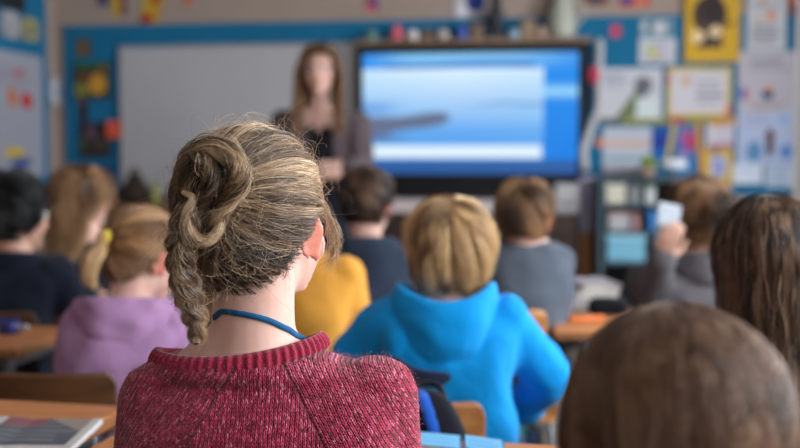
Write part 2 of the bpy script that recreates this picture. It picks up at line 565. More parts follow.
def hair_mop(T, mat, body, n=3500, length=.09, crown=(0.012, -.055, .085), swirl=.7, lift=.012, tint=.5, rad=.00045, fringe=True, amp=.003, style='mop', seeds=110, drop=.025):
    cap = hair_cap(T, style, mat, body, lift=.002, tint=tint * .28)
    cr = unit((np.asarray(crown) - HC) / HR)
    def paths(R, ls):
        k = 14
        r = unit_rows((R - HC) / HR)
        ang0 = np.arccos(np.clip(r @ cr, -1, 1))
        ax = np.cross(np.broadcast_to(cr, r.shape), r); ax /= np.linalg.norm(ax, axis=1)[:, None] + 1e-9
        out = np.empty((len(R), k, 3))
        for i in range(k):
            t = i / (k - 1)
            dl = ls * length / .088 * t * (1 + .2 * noise(R, 30, 1))
            # rotate r about ax by dl, then swirl about crown
            c, s = np.cos(dl)[:, None], np.sin(dl)[:, None]
            q = r * c + np.cross(ax, r) * s
            sw = swirl * np.exp(-ang0 * .8) * t
            c, s = np.cos(sw)[:, None], np.sin(sw)[:, None]
            q = q * c + np.cross(np.broadcast_to(cr, q.shape), q) * s + cr * (q @ cr)[:, None] * (1 - c)
            p = HC + q * HR
            h = .002 + lift * (math.sin(t * math.pi * .75) + .25 * t) * (1 + .55 * noise(R, 45, 2)) * np.clip((R[:, 2] + .09) / .07, .25, 1)
            p = hsurf(p, h)
            # below the hairline hang straight instead of curling under the skull
            zl = zline(R[:, 1] * 0 - .1, style) - drop
            p[:, 2] = np.maximum(p[:, 2], zl + (p[:, 2] - zl) * .25)
            # keep the face and ears clear
            fr = p[:, 1] > .03
            zf = .045 if fringe else .07
            p[fr, 2] = np.maximum(p[fr, 2], zf - .03 + (.015) * t)
            p[fr] = hsurf(p[fr], (.004 + lift * .6))
            out[:, i] = p
        return out
    R = sample_roots(n, style)
    Q, ct, cid = clump(R, paths, seeds, style, .8, .45)
    Q = wavy(Q, amp, 1.2)
    tn = tint + ct + rng.normal(0, .09, n) + .12 * noise(R, 25, 3)
    tn = tn[:, None] + np.linspace(-.08, .14, Q.shape[1])[None]
    strands_obj(cap, T, Q, tn, rad, mat)
    return cap

def unit_rows(a): return a / (np.linalg.norm(a, axis=1)[:, None] + 1e-12)

def hair_long(T, Rh, hs, mat, body, n=4500, length=.42, tint=.4, rad=.0005, back_y=-.125, crown=(0, -.02, .11), part=True, amp=.006, wid=.098, seeds=160, colv=.9, shoulder=-.15, style='long', k=26, spread=.12, lift=.006):
    cap = hair_cap(T, style, mat, body, lift=.003, tint=tint * .4)
    g = Rh.T @ np.array([0, 0, -1.0])
    def paths(R, ls):
        p = R.copy(); out = np.empty((len(R), k, 3)); out[:, 0] = p
        L = length * ls
        cr = np.asarray(crown)
        for i in range(1, k):
            t = i / (k - 1)
            st = (L / (k - 1))[:, None]
            src = np.broadcast_to(cr, p.shape).copy()
            if part:
                src[:, 0] = 0; src[:, 1] = np.clip(p[:, 1], -.03, .09); 
            v = p - src; v[:, 2] *= .3; v = unit_rows(v)
            q = (p - HC)
            nrm = unit_rows(q / np.array([HR[0] ** 2, HR[1] ** 2, HR[2] ** 2]))
            w = np.clip((p[:, 2] + .01) / .07, 0, 1)[:, None]
            fr = np.clip((p[:, 1] - .03) / .04, 0, 1)[:, None]
            d = v * w + g * (1 - w * .75) + np.array([0, -.9, 0]) * fr
            d = d - nrm * np.minimum((d * nrm).sum(1)[:, None], 0) * 1.0
            up = p[:, 2] > -.02
            dt = d - nrm * (d * nrm).sum(1)[:, None]
            d = np.where(up[:, None], dt, d)
            p = p + unit_rows(d) * st
            h = .003 + lift * (1 + .5 * noise(R, 40, 2))
            ps = hsurf(p, h)
            p = np.where((p[:, 2] > -.02)[:, None], ps, p)
            # hang: keep the fall wide at the sides, behind the shoulders lower down
            low = p[:, 2] <= -.02
            ysh = np.interp(p[:, 2], [-.5, shoulder - .05, shoulder, -.06, -.02], [back_y - .02, back_y, back_y * .5, -.02, .02])
            lim = np.interp(p[:, 2], [-.5, -.2, -.05, 0], [wid * 1.12, wid * 1.08, wid, HR[0] + .006])
            x = np.clip(p[:, 0], -lim, lim); y = np.minimum(p[:, 1], ysh - .004 + .012 * noise(R, 50, 0))
            yb = -.112 - np.clip(-.1 - p[:, 2], 0, .3) * spread
            y = np.maximum(y, yb)
            p[:, 0] = np.where(low, x, p[:, 0]); p[:, 1] = np.where(low, p[:, 1] * .5 + y * .5, p[:, 1])
            out[:, i] = p
        return out
    R = sample_roots(n, style)
    Q, ct, cid = clump(R, paths, seeds, style, .72, .42)
    Q = wavy(Q, amp, 2.2, .1)
    tn = tint + ct * colv + rng.normal(0, .08, n)
    tn = tn[:, None] + np.linspace(-.1, .14, k)[None]
    strands_obj(cap, T, Q, tn, rad, mat)
    return cap

def pulled(R, Bd, k, sag=.0, lift=.006, nf=30, ridge=0.0):
    """paths over the skull from roots to the tie direction Bd"""
    r = unit_rows((R - HC) / HR); b = unit((Bd - HC) / HR)
    om = np.arccos(np.clip(r @ b, -.999, .999)); out = np.empty((len(R), k, 3))
    for i in range(k):
        t = i / (k - 1) * .97
        q = (np.sin((1 - t) * om) / np.sin(om))[:, None] * r + (np.sin(t * om) / np.sin(om))[:, None] * b
        q[:, 2] -= sag * math.sin(math.pi * t)
        p = HC + unit_rows(q) * HR
        h = .0015 + lift * math.sin(math.pi * min(1, t * 1.05)) * (1 + .5 * noise(R, nf, 1)) * (1 + ridge * np.sin(fan(R, Bd) * 11 + 1.5 * noise(R, 20, 2)))
        out[:, i] = hsurf(p, h)
    return out

def fan(R, Bd):
    """angle of a root round the tie"""
    return np.arctan2(R[:, 2] - Bd[2], R[:, 0] - Bd[0])

def bundle(guide, rad, n, twist=0.0, k=40, jitter=.15, core=True, ns=10):
    """lock of hair round a guide line: strands (n,k,3) and a core tube"""
    G = spline(guide, k); r = np.interp(np.linspace(0, 1, k), np.linspace(0, 1, len(rad)), rad)
    T_, A, B = frames(G)
    ph = rng.uniform(0, 6.28, n); rr = np.sqrt(rng.uniform(.35, 1, n))
    t = np.linspace(0, 1, k)
    an = ph[:, None] + twist * 2 * math.pi * t[None] + .3 * np.sin(t[None] * rng.uniform(3, 9, (n, 1)) + ph[:, None])
    ra = rr[:, None] * r[None] * (1 + jitter * np.sin(t[None] * rng.uniform(4, 14, (n, 1)) + 2 * ph[:, None]))
    Q = G[None] + ra[..., None] * (np.cos(an)[..., None] * A[None] + np.sin(an)[..., None] * B[None])
    c = tube(G, r * .82, ns, caps=True) if core else None
    return Q, c, ph

def braid(guide, rad, wid, dep, pitch, n, k=90):
    """three-strand braid along a guide"""
    G = spline(guide, k); seg = np.linalg.norm(np.diff(G, axis=0), axis=1); s = np.concatenate([[0], np.cumsum(seg)])
    T_, A, B = frames(G, up=(1, 0, 0))
    taper = np.interp(np.linspace(0, 1, k), [0, .1, .8, 1], [.85, 1, .85, .5])
    Qs, cores, lock = [], [], []
    for j in range(3):
        ph = 2 * math.pi * (s / pitch + j / 3)
        C = G + (A * (wid * taper * np.sin(ph))[:, None]) + (B * (dep * taper * np.sin(2 * ph))[:, None])
        q, c, _ = bundle(C, rad * taper, n, twist=.8, k=k, jitter=.12)
        Qs.append(q); cores.append(c); lock.append(np.full(n, j))
    return np.vstack(Qs), cores, np.concatenate(lock)

# ---- seated or standing figure -------------------------------------------------
def figure(label, skin, hc, hs=1.0, hyaw=0, hpitch=0, hroll=0, sh=None, sw=.17, byaw=0, hip=None, elb=None, wri=None, hands=None,
           top=None, top_name="sweater", trousers=None, shoes=None, standing=False, voxel=.006, cvoxel=.008, fold=.004, brow=None, cloth=.011, neck_r=.047,
           nape=None, seat_z=.43, top_attr=None, group=None, skin_vox=None, arm_r=(.046, .038, .034, .026), extra=None, extra_c=None, reach=.36):
    hc = np.asarray(hc, float); sh = np.asarray(sh, float); hip = np.asarray(hip, float)
    Rh = Rz(hyaw) @ Rx(-hpitch) @ Ry(hroll)
    T = lambda p: hc + hs * (np.asarray(p) @ Rh.T)
    Rb = Rz(byaw)
    right, fwd = Rb @ np.array([1., 0, 0]), Rb @ np.array([0, 1., 0])
    up = np.array([0, 0, 1.])
    root = empty("person", (hip[0], hip[1], 0), label, "person", group)
    # spine
    mid = hip * .5 + sh * .5 - fwd * .03
    sp = spline([hip, mid, sh], 30)
    def at(f):
        if f <= 0: return hip + (sp[1] - sp[0]) * 29 * f * .6
        if f >= 1: return sh + (sp[-1] - sp[-2]) * 29 * (f - 1)
        return np.array([np.interp(f * 29, range(30), sp[:, c]) for c in range(3)])
    th = np.arange(32) * 2 * math.pi / 32
    def torso(inf, st, ex_=None):
        rings = []
        for f, rx, ry in st:
            c = at(f)
            ex = 2.3
            cx = np.sign(np.cos(th)) * np.abs(np.cos(th)) ** (2 / ex); sy = np.sign(np.sin(th)) * np.abs(np.sin(th)) ** (2 / ex)
            rings.append(c + (rx + inf) * cx[:, None] * right + (ry + inf) * sy[:, None] * fwd)
        for x, y, z, rx, ry in (ex_ or []):
            rings.append(np.array([x, y, z]) + rx * np.cos(th)[:, None] * right + ry * np.sin(th)[:, None] * fwd)
        return loft(rings)
    st = [(-.10, .60 * sw, .07), (0, .80 * sw, .098), (.2, .78 * sw, .098), (.4, .74 * sw, .088), (.65, .82 * sw, .093), (.85, .90 * sw, .085), (.95, .86 * sw, .072), (1.04, .68 * sw, .055), (1.10, .44 * sw, .045), (1.16, .22 * sw, .035)]
    neck_top = T(np.array([0, -.022, -.05])); neck_bot = at(1.02) if nape is None else np.asarray(nape)
    sp_ = [sh + right * (s * (sw - .052)) - up * .018 for s in (-1, 1)]
    if elb is None:
        elb = [sp_[i] + right * ((-1, 1)[i] * .05) - up * .2 + fwd * .1 for i in (0, 1)]
    if wri is None:
        wri = [elb[i] + fwd * .19 + up * .03 - right * ((-1, 1)[i] * .06) for i in (0, 1)]
    elb = [np.asarray(e, float) for e in elb]; wri = [np.asarray(e, float) for e in wri]
    knee, ank, hipj = [], [], []
    for i, s in enumerate((-1, 1)):
        if standing:
            h0 = hip + right * s * .085 - up * .06; k0 = h0 - up * (h0[2] - .48) + right * s * .01 + fwd * .02; a0 = k0 - up * .40 - fwd * .03
        else:
            h0 = hip + right * s * .075 - up * .02; k0 = h0 + fwd * reach + right * s * .03; k0[2] = seat_z + .07; a0 = k0 - up * (k0[2] - .085) - fwd * .03 
        hipj.append(h0); knee.append(k0); ank.append(a0)
    lr = (.088, .062, .045, .034) if standing else (.074, .055, .045, .032)
    def limbs(inf, arms=True, legs=True):
        pr = []
        for i in (0, 1):
            if arms:
                m = (elb[i] + wri[i]) / 2
                pr.append(tube([sp_[i], (sp_[i] + elb[i]) / 2, elb[i]], np.array([arm_r[0], arm_r[0] * .93, arm_r[1]]) + inf, 16, res=10))
                pr.append(tube([elb[i], m, wri[i]], np.array([arm_r[1], arm_r[2], arm_r[3]]) + inf, 16, res=10))
            if legs:
                pr.append(tube([hipj[i], (hipj[i] + knee[i]) / 2, knee[i]], np.array([lr[0], (lr[0] + lr[1]) / 2, lr[1]]) + inf, 16, res=10))
                pr.append(tube([knee[i], (knee[i] * .6 + ank[i] * .4) - fwd * .01, ank[i]], np.array([lr[1], lr[2] * 1.15, lr[3]]) + inf, 16, res=10))
        return pr
    pr = head_prims(T, hs)
    nb = neck_bot - up * .03
    pr.append(tube([nb, neck_bot + up * .02, (neck_bot + neck_top) / 2, neck_top, neck_top + up * .03], np.array([neck_r * 1.45, neck_r * 1.12, neck_r, neck_r * .98, neck_r * .8]), 24, res=14, caps=False))
    pr.append(torso(0, st[:-2] if extra else st, extra)); pr += limbs(0)
    for i, s in enumerate((-1, 1)):
        if hands and hands[i]:
            fd, nd, cu = hands[i][:3]
        else:
            fd = unit(wri[i] - elb[i]); nd = -up; cu = .12
        sgn = 1 if s < 0 else -1
        # the thumb sits on the inner side when the palm faces down
        inner = right * (-s); c = np.cross(unit(nd), unit(fd)); side = 1 if c @ inner >= 0 else -1
        if hands and hands[i] and len(hands[i]) > 3: side = hands[i][3]

        pr += hand_prims(wri[i] + unit(wri[i] - elb[i]) * .012, fd, nd, side, hs * .95, cu)
        pr.append(ellipsoid(ank[i] + fwd * .05 - up * .045, (.035, .09, .03), Rb, 16, 10))
    V, Fc, Nn = blob(pr, voxel, 4)
    hl = (V - hc) @ Rh / hs
    ear = np.clip((np.abs(hl[:, 0]) - .066) / .01, 0, 1) * (np.abs(hl[:, 2] + .01) < .045) * (np.abs(hl[:, 1]) < .035)  # ear redness: its own flush plus light shining through, put into colour
    chk = np.exp(-(((np.abs(hl[:, 0]) - .04) / .016) ** 2 + ((hl[:, 2] + .03) / .018) ** 2)) * (hl[:, 1] > .03)
    nose = np.exp(-((hl[:, 0] / .012) ** 2 + ((hl[:, 2] + .027) / .012) ** 2)) * (hl[:, 1] > .08)
    body = link_mesh("body", V, Fc, skin, root, attrs={"flush": ("FLOAT", np.clip(ear * .75 + chk * .3 + nose * .25, 0, 1))})
    face_bits(body, T, brow or MAT['brow'], MAT['lip'])
    # clothes
    stc = [(-.16, .74 * sw, .085), (0, .84 * sw, .105), (.2, .84 * sw, .105)] + [(f, rx, ry) for f, rx, ry in st[3:]]
    pr = [torso(cloth, stc[:-2] if extra_c else stc[:-1], extra_c)]
    pr += limbs(cloth, True, False)
    V, Fc, Nn = blob(pr, cvoxel, 6)
    mv = noise(V, 16, 0) * .55 + noise(V * np.array([1, 1, .5]), 42, 1) * .45
    V = V + Nn * np.maximum(fold * 1.5 * mv, -.45 * cloth)[:, None]
    # wrist creases
    tp = link_mesh(top_name, V, Fc, top, root)
    for i in (0, 1):
        d = unit(wri[i] - elb[i]); a = wri[i] - d * .012; b = wri[i] + d * .016
        v, f_ = tube([a, (a + b) / 2, b], [arm_r[3] + cloth + .001, arm_r[3] + cloth + .003, arm_r[3] + cloth + .001], 18, res=6)
        link_mesh("cuff", v, f_, top, tp)
    pr = limbs(.012, False, True) + [torso(.004, [(-.14, .70 * sw, .09), (0, .80 * sw, .1), (.12, .76 * sw, .095)])]
    V, Fc, Nn = blob(pr, .010, 5)
    V = V + Nn * (.003 * noise(V, 30, 2))[:, None]
    link_mesh("trousers", V, Fc, trousers or MAT['denim'], root)
    for i in (0, 1):
        b = ank[i].copy(); b[2] = 0
        pr = [ellipsoid(b + fwd * .055 + up * .038, (.042, .115, .036), Rb, 20, 12), tube([b + up * .045, b + up * .10], [.042, .040], 16), ellipsoid(b + fwd * .055 + up * .016, (.045, .12, .015), Rb, 20, 10)]
        V, Fc, Nn = blob(pr, .006, 4)
        V[:, 2] = np.maximum(V[:, 2], .001)
        s_ = link_mesh("shoe", V, Fc, shoes or MAT['shoe'], root)
    return dict(root=root, body=body, top=tp, T=T, Rh=Rh, hs=hs, at=at, right=right, fwd=fwd, sh=sh)

def hood(fig, c, mat, r=(.062, .098, .135, .125, .10), z=(-.03, .035, -.01, -.075, -.14), tilt=0, ang=115, wid=1.0, fold=.006, nseed=1, side_up=0.0):
    """hood lying open on the back: inner wall, rim, outer wall and hanging bag"""
    c = np.asarray(c, float); right, fwd = fig['right'], fig['fwd']
    nt, nq = 46, 36
    rows = []
    rr = spline(np.array([[a, b, 0] for a, b in zip(r, z)]), nq)
    for a in np.linspace(-math.radians(ang), math.radians(ang), nt):
        w = max(0.0, math.cos(a * 90 / ang * .98)) ** .7
        pts = []
        for q in range(nq):
            R_, Z = rr[q, 0], rr[q, 1]
            R2 = r[0] + (R_ - r[0]) * (.32 + .68 * w); Z2 = Z * (.28 + .72 * w) if Z < 0 else Z * (.45 + .55 * w)
            Z2 += side_up * math.sin(abs(a)) ** 2 * math.exp(-((q / (nq - 1) - .25) / .3) ** 2) - (1 - w) * .03
            pts.append(c + right * (math.sin(a) * R2 * 1.08 * wid) - fwd * (math.cos(a) * R2) + np.array([0, 0, Z2]))
        rows.append(pts)
    V = np.array(rows).reshape(-1, 3)
    Fc = [(i * nq + j, (i + 1) * nq + j, (i + 1) * nq + j + 1, i * nq + j + 1) for i in range(nt - 1) for j in range(nq - 1)]
    d = noise(V + nseed, 22, 1) * fold + noise(V + nseed, 60, 2) * fold * .4
    nv = V - c; nv[:, 2] *= .5; nv = unit_rows(nv)
    V = V + nv * d[:, None]
    o = link_mesh("hood", V, Fc, mat, fig['top'])
    m = o.modifiers.new("thick", "SOLIDIFY"); m.thickness = .006; m.offset = 0
    return o
# ================================================================ materials used
def S(r, g, b):
    f = lambda c: ((c / 255 + .055) / 1.055) ** 2.4 if c > 10 else c / 255 / 12.92
    return (f(r), f(g), f(b))
MAT = {}
MAT['brow'] = simple("brow_hair", S(95, 70, 48), .8)
MAT['lip'] = simple("lip_skin", S(190, 105, 100), .5)
MAT['eye'] = painted("eye_ball", 0, .15)
MAT['denim'] = fabric("denim", S(48, 62, 92))
MAT['darkcloth'] = fabric("dark_trousers", S(35, 38, 50))
MAT['shoe'] = simple("shoe_leather", S(40, 40, 44), .6)
MAT['wall'] = simple("beige_wall_paint", S(168, 150, 138), .9, var=.03, scale=6, bump=.1)
MAT['blue'] = simple("blue_backing_paper", S(0, 108, 150), .85, var=.06, scale=8)
MAT['ceil'] = simple("ceiling_white", S(188, 185, 180), .9, var=.02)
MAT['floor'] = simple("brown_grey_vinyl", S(120, 108, 98), .5, var=.15, scale=18)
MAT['white'] = simple("white_enamel", S(188, 186, 188), .35, var=.02, scale=3)
MAT['alu'] = simple("aluminium", S(190, 188, 186), .35, .8, var=.05)
MAT['black'] = simple("black_plastic", S(14, 14, 17), .35, var=.1)
MAT['steel'] = simple("grey_steel_tube", S(110, 112, 116), .35, .7, var=.08)
MAT['dsteel'] = simple("dark_steel_tube", S(40, 40, 44), .4, .6, var=.08)
MAT['desk'] = wood("beech_laminate", S(206, 138, 84), S(186, 118, 68), 2.2, .38)
MAT['edge'] = simple("desk_edge_band", S(150, 98, 58), .5, var=.1)
MAT['ply'] = wood("bent_plywood", S(104, 68, 42), S(78, 50, 30), 2.6, .35)
MAT['plyl'] = wood("pale_bent_plywood", S(205, 140, 78), S(170, 105, 52), 2.6, .35)
MAT['dwood'] = wood("dark_cabinet_wood", S(62, 42, 32), S(40, 27, 22), 2, .5)
MAT['teal'] = simple("teal_grey_shelf", S(62, 82, 92), .6, var=.06)
MAT['print'] = painted("printed_paper", 0, .75)
MAT['screen'] = painted("lit_screen", 1.0, .2)
MAT['skin'] = skin_mat("fair_skin", (.72, .46, .38))
MAT['skin2'] = skin_mat("warm_skin", (.60, .36, .27))
MAT['skin3'] = skin_mat("light_brown_skin", (.50, .30, .21))

H_MAIN = hair_mat("dark_blonde_hair", [(0, S(34, 24, 18)), (.28, S(76, 56, 42)), (.50, S(122, 94, 70)), (.74, S(186, 152, 116)), (1, S(236, 210, 174))], .65)
H_NEAR = hair_mat("warm_brown_hair", [(0, S(34, 22, 16)), (.4, S(84, 58, 42)), (.7, S(128, 96, 74)), (1, S(180, 150, 124))], .3)
H_BLOND = hair_mat("golden_blond_hair", [(0, S(70, 45, 25)), (.3, S(136, 102, 68)), (.6, S(200, 162, 114)), (1, S(245, 215, 165))])
H_LBROWN = hair_mat("light_brown_hair", [(0, S(45, 30, 20)), (.35, S(105, 74, 48)), (.65, S(152, 110, 74)), (1, S(200, 160, 115))])
H_BROWN = hair_mat("brown_hair", [(0, S(25, 16, 11)), (.4, S(66, 45, 32)), (.7, S(104, 76, 56)), (1, S(150, 118, 92))])
H_BLACK = hair_mat("black_hair", [(0, S(6, 6, 8)), (.5, S(16, 15, 18)), (1, S(38, 36, 40))])
H_DARK = hair_mat("dark_brown_hair", [(0, S(20, 13, 10)), (.4, S(52, 36, 27)), (.7, S(90, 65, 48)), (1, S(140, 105, 80))])

# ================================================================ the room
YAW = -math.radians(8.53)
RU, RV = np.array([math.cos(YAW), math.sin(YAW), 0]), np.array([-math.sin(YAW), math.cos(YAW), 0])
RO = np.array([0, 7.0, 0])
RR = Rz(YAW)
def room(u, v, z): return RO + RU * u + RV * v + np.array([0, 0, z])
def on_wall(px, py, off=0.0):
    """room coordinates (u, z) of a photo pixel on the plane off metres before the back wall"""
    a = P(px, py, 1.0) - CAM
    t = ((RO - RV * off - CAM) @ RV) / (a @ RV)
    w = CAM + a * t
    return (w - RO) @ RU, w[2]
UL, UR, VB, HT = -2.285, 3.15, -10.2, 2.9
def struct(name, V, Fc, mat, parent=None):
    o = link_mesh(name, V, Fc, mat, parent, smooth=False)
    if parent is None: o["kind"] = "structure"
    return o
def rbox(u0, u1, v0, v1, z0, z1, bev=0):
    V, Fc = box(((u0 + u1) / 2, (v0 + v1) / 2, (z0 + z1) / 2), (abs(u1 - u0), abs(v1 - v0), abs(z1 - z0)), None, bev)
    return V @ RR.T + RO, Fc
struct("floor", *rbox(UL - .15, UR + .15, VB - .15, .15, -.1, 0), MAT['floor'])
struct("ceiling", *rbox(UL - .15, UR + .15, VB - .15, .15, HT, HT + .1), MAT['ceil'])
struct("wall_back", *rbox(UL - .15, UR + .15, 0, .15, 0, HT), MAT['wall'])
struct("wall_left", *rbox(UL - .15, UL, VB, 0, 0, HT), MAT['wall'])
struct("wall_rear", *rbox(UL - .15, UR + .15, VB - .15, VB, 0, HT), MAT['wall'])
# right wall with three windows
WZ0, WZ1 = .95, 2.5
wins = [(-9.3, -7.3), (-6.6, -4.6), (-3.9, -1.6)]
pr = [rbox(UR, UR + .15, VB, 0, 0, WZ0), rbox(UR, UR + .15, VB, 0, WZ1, HT)]
e = [VB] + [x for w in wins for x in w] + [0]
for a, b in zip(e[::2], e[1::2]): pr.append(rbox(UR, UR + .15, a, b, WZ0, WZ1))
struct("wall_right", *merge(pr), MAT['wall'])
mg, ntg, bg = new_mat("window_glass")
tr = ntg.nodes.new("ShaderNodeBsdfTransparent"); gl = ntg.nodes.new("ShaderNodeBsdfGlossy"); gl.inputs["Roughness"].default_value = .02
mxg = ntg.nodes.new("ShaderNodeMixShader"); mxg.inputs[0].default_value = .08
ntg.links.new(tr.outputs[0], mxg.inputs[1]); ntg.links.new(gl.outputs[0], mxg.inputs[2]); ntg.links.new(mxg.outputs[0], ntg.nodes["Material Output"].inputs[0])
for k, (a, b) in enumerate(wins):
    f = .05
    fr = [rbox(UR + .04, UR + .10, a, b, WZ0, WZ0 + f), rbox(UR + .04, UR + .10, a, b, WZ1 - f, WZ1), rbox(UR + .04, UR + .10, a, a + f, WZ0 + f, WZ1 - f), rbox(UR + .04, UR + .10, b - f, b, WZ0 + f, WZ1 - f),
          rbox(UR + .045, UR + .095, (a + b) / 2 - .025, (a + b) / 2 + .025, WZ0 + f, WZ1 - f)]
    w = struct("window_%d" % (k + 1), *merge(fr), MAT['white'])
    struct("pane", *rbox(UR + .065, UR + .071, a + f, b - f, WZ0 + f, WZ1 - f), mg, w)
    struct("sill", *rbox(UR - .12, UR + .04, a - .03, b + .03, WZ0 - .035, WZ0), MAT['white'], w)
struct("baseboard_back", *rbox(UL, UR, -.015, 0, 0, .09), MAT['white'])
struct("baseboard_left", *rbox(UL, UL + .015, VB, -.015, 0, .09), MAT['white'])

# blue boards on the walls
def wall_rect(px0, py0, px1, py1, off0, off1):
    cy = (py0 + py1) / 2
    u0, _ = on_wall(px0, cy, off1); u1, _ = on_wall(px1, cy, off1)
    cx = (px0 + px1) / 2
    _, z1 = on_wall(cx, py0, off1); _, z0 = on_wall(cx, py1, off1)
    return u0, u1, z0, z1
ub0, _ = on_wall(66, 100); ub1, _ = on_wall(797, 100); _, zt = on_wall(350, 21)
def on_left(px, py, off=.03):
    a = P(px, py, 1.0) - CAM; p0 = RO + RU * (UL + off)
    t = ((p0 - CAM) @ RU) / (a @ RU); w = CAM + a * t
    return (w - RO) @ RV, w[2]
vpost = on_left(48, 100, .02)[0]
bb = struct("trim_1", *rbox(ub0, ub1, -.02, -.001, .88, zt), MAT['blue'])
struct("trim_2", *rbox(UL + .001, UL + .02, -3.0, vpost, .88, zt + .22), MAT['blue'])
struct("trim_4", *rbox(ub1 - .02, ub1 + .015, -.04, -.0205, .3, 2.7), MAT['white'])

def flat_thing(name, label, cat, px0, py0, px1, py1, base, ops, off=.021, th=.003, group=None, rot=0, n=56, mat=None):
    """paper, card or picture pinned on the back wall"""
    u0, u1, z0, z1 = wall_rect(px0, py0, px1, py1, 0, off + th)
    w, h = u1 - u0, z1 - z0
    c = np.array([(u0 + u1) / 2, -(off + th), (z0 + z1) / 2])
    a = math.radians(rot); X = np.array([math.cos(a), 0, math.sin(a)]); Z = np.array([-math.sin(a), 0, math.cos(a)])
    nx = n; ny = max(8, int(n * h / w))
    V, Fc, U, Vv = quad_grid(c - X * w / 2 - Z * h / 2, c + X * w / 2 - Z * h / 2, c - X * w / 2 + Z * h / 2, nx, ny)
    C = picture(base, ops, U, Vv)
    # a little curl of the sheet, and the back and edges
    V[:, 1] -= .004 * np.abs(U - .5) ** 2 * 4 * (1 if th < .006 else 0)
    m = len(V)
    Vb = V.copy(); Vb[:, 1] += th
    V2 = np.vstack([V, Vb]); C2 = np.vstack([C, C])
    rimi = [i for i in range(nx)]; 
    def idx(i, j): return j * (nx + 1) + i
    ring = [idx(i, 0) for i in range(nx)] + [idx(nx, j) for j in range(ny)] + [idx(i, ny) for i in range(nx, 0, -1)] + [idx(0, j) for j in range(ny, 0, -1)]
    F2 = Fc + [tuple(q + m for q in reversed(f)) for f in Fc] + [(ring[(k + 1) % len(ring)], ring[k], ring[k] + m, ring[(k + 1) % len(ring)] + m) for k in range(len(ring))]
    V2 = V2 @ RR.T + RO
    o = link_mesh(name, V2, F2, mat or MAT['print'], None, smooth=False, attrs={"print": ("COLOR", C2)})
    recenter(o)
    return tag(o, label, cat, group)

W = S(205, 205, 212); W2 = S(190, 196, 210); YE = S(214, 168, 40); BR = S(70, 50, 45); PK = S(205, 60, 95); OR = S(225, 130, 60)
GR = S(110, 125, 90); GY = S(120, 120, 128); BL = S(30, 100, 180); LB = S(130, 190, 220); INK = S(95, 100, 115); TE = S(90, 150, 165)

# ---- right-hand display
flat_thing("poster", "yellow poster of a dark figure with two pale round spots, high on the wall", "poster", 685, -14, 740, 62, YE,
           [('e', .45, .38, .32, .26, BR), ('e', .5, .3, .2, .22, S(50, 38, 38)), ('r', .25, .5, .68, .82, S(85, 62, 50)), ('e', .24, .66, .13, .085, S(240, 210, 160)), ('e', .56, .60, .11, .08, S(240, 210, 165)), ('e', .8, .5, .1, .04, S(150, 110, 40)), ('r', .3, .72, .6, .8, S(60, 45, 50))], off=.03, th=.012)
flat_thing("notice", "tall white sheet with small orange drawings right of yellow poster", "paper", 747, -12, 786, 50, W,
           [('e', .62, .45, .12, .07, OR), ('e', .3, .5, .1, .05, S(190, 180, 120)), ('e', .4, .2, .12, .05, S(200, 160, 110)), ('t', .1, .6, .9, .95, 5, GY), ('t', .1, .28, .9, .38, 2, GY)])
flat_thing("paper_flag", "orange paper shape pinned at the upper edge beside tall white sheet", "decoration", 790, -10, 806, 16, S(225, 90, 50), [('r', 0, .5, .4, 1, S(120, 60, 60))])
flat_thing("notice", "small pale sheet with pencil sketches just below the beige strip", "paper", 640, 19, 674, 36, S(120, 160, 175),
           [('e', .3, .5, .1, .3, S(80, 95, 100)), ('r', .4, .15, .75, .9, W), ('e', .85, .5, .08, .2, GY), ('r', .05, .1, .2, .8, W2)])
flat_thing("notice", "small white sheet with a green and yellow doodle beside yellow poster", "paper", 639, 38, 676, 64, W,
           [('e', .35, .45, .2, .2, S(170, 190, 150)), ('e', .6, .35, .12, .15, S(190, 170, 210)), ('t', .15, .72, .9, .92, 2, INK), ('e', .42, .6, .15, .12, S(225, 205, 130))], rot=-1)
flat_thing("poster", "large white poster with a slanting grey-green figure, beside the screen", "poster", 599, 68, 662, 123, W,
           [('p', [(.2, 1), (.55, .45), (.75, .2), (.85, .3), (.7, .6), (.5, 1)], GR), ('e', .7, .32, .14, .16, S(105, 105, 115)), ('r', .6, .55, .95, .92, S(215, 225, 225)), ('t', .06, .1, .45, .4, 5, S(165, 170, 185)), ('r', 0, .9, .5, 1, S(110, 105, 90))])
fr_ = flat_thing("framed_notice", "white chart of text in a patchy yellow border under yellow poster", "chart", 667, 67, 731, 117, S(212, 208, 216),
           [('f', 0, 0, 1, 1, .07, S(216, 186, 90)), ('r', 0, .1, .05, .35, S(225, 110, 60)), ('r', .6, 0, .9, .06, S(180, 170, 80)), ('e', .3, .28, .07, .1, S(215, 165, 120)), ('t', .45, .28, .9, .8, 4, S(150, 150, 160)), ('r', .92, .75, 1, 1, OR)], th=.01)
flat_thing("worksheet", "pale worksheet with an orange and navy ball in its middle", "paper", 738, 51, 795, 112, S(190, 185, 195),
           [('e', .53, .70, .11, .10, S(40, 75, 130)), ('e', .54, .62, .08, .05, S(225, 150, 70)), ('t', .2, .12, .9, .35, 3, S(140, 140, 145)), ('e', .1, .7, .07, .12, S(90, 110, 190)), ('e', .17, .72, .04, .1, S(220, 130, 110)), ('t', .25, .85, .9, .98, 2, S(165, 150, 140))])
flat_thing("worksheet", "bluish sheet with a small dark standing figure and blue patches", "paper", 737, 112, 795, 165, S(180, 192, 222),
           [('e', .57, .58, .07, .28, S(70, 50, 70)), ('e', .57, .45, .09, .08, S(110, 70, 60)), ('e', .3, .75, .14, .2, S(95, 145, 190)), ('e', .85, .75, .12, .15, S(95, 140, 205)), ('e', .8, .15, .08, .1, S(140, 180, 225)), ('t', .1, .05, .6, .25, 3, S(160, 165, 190))])
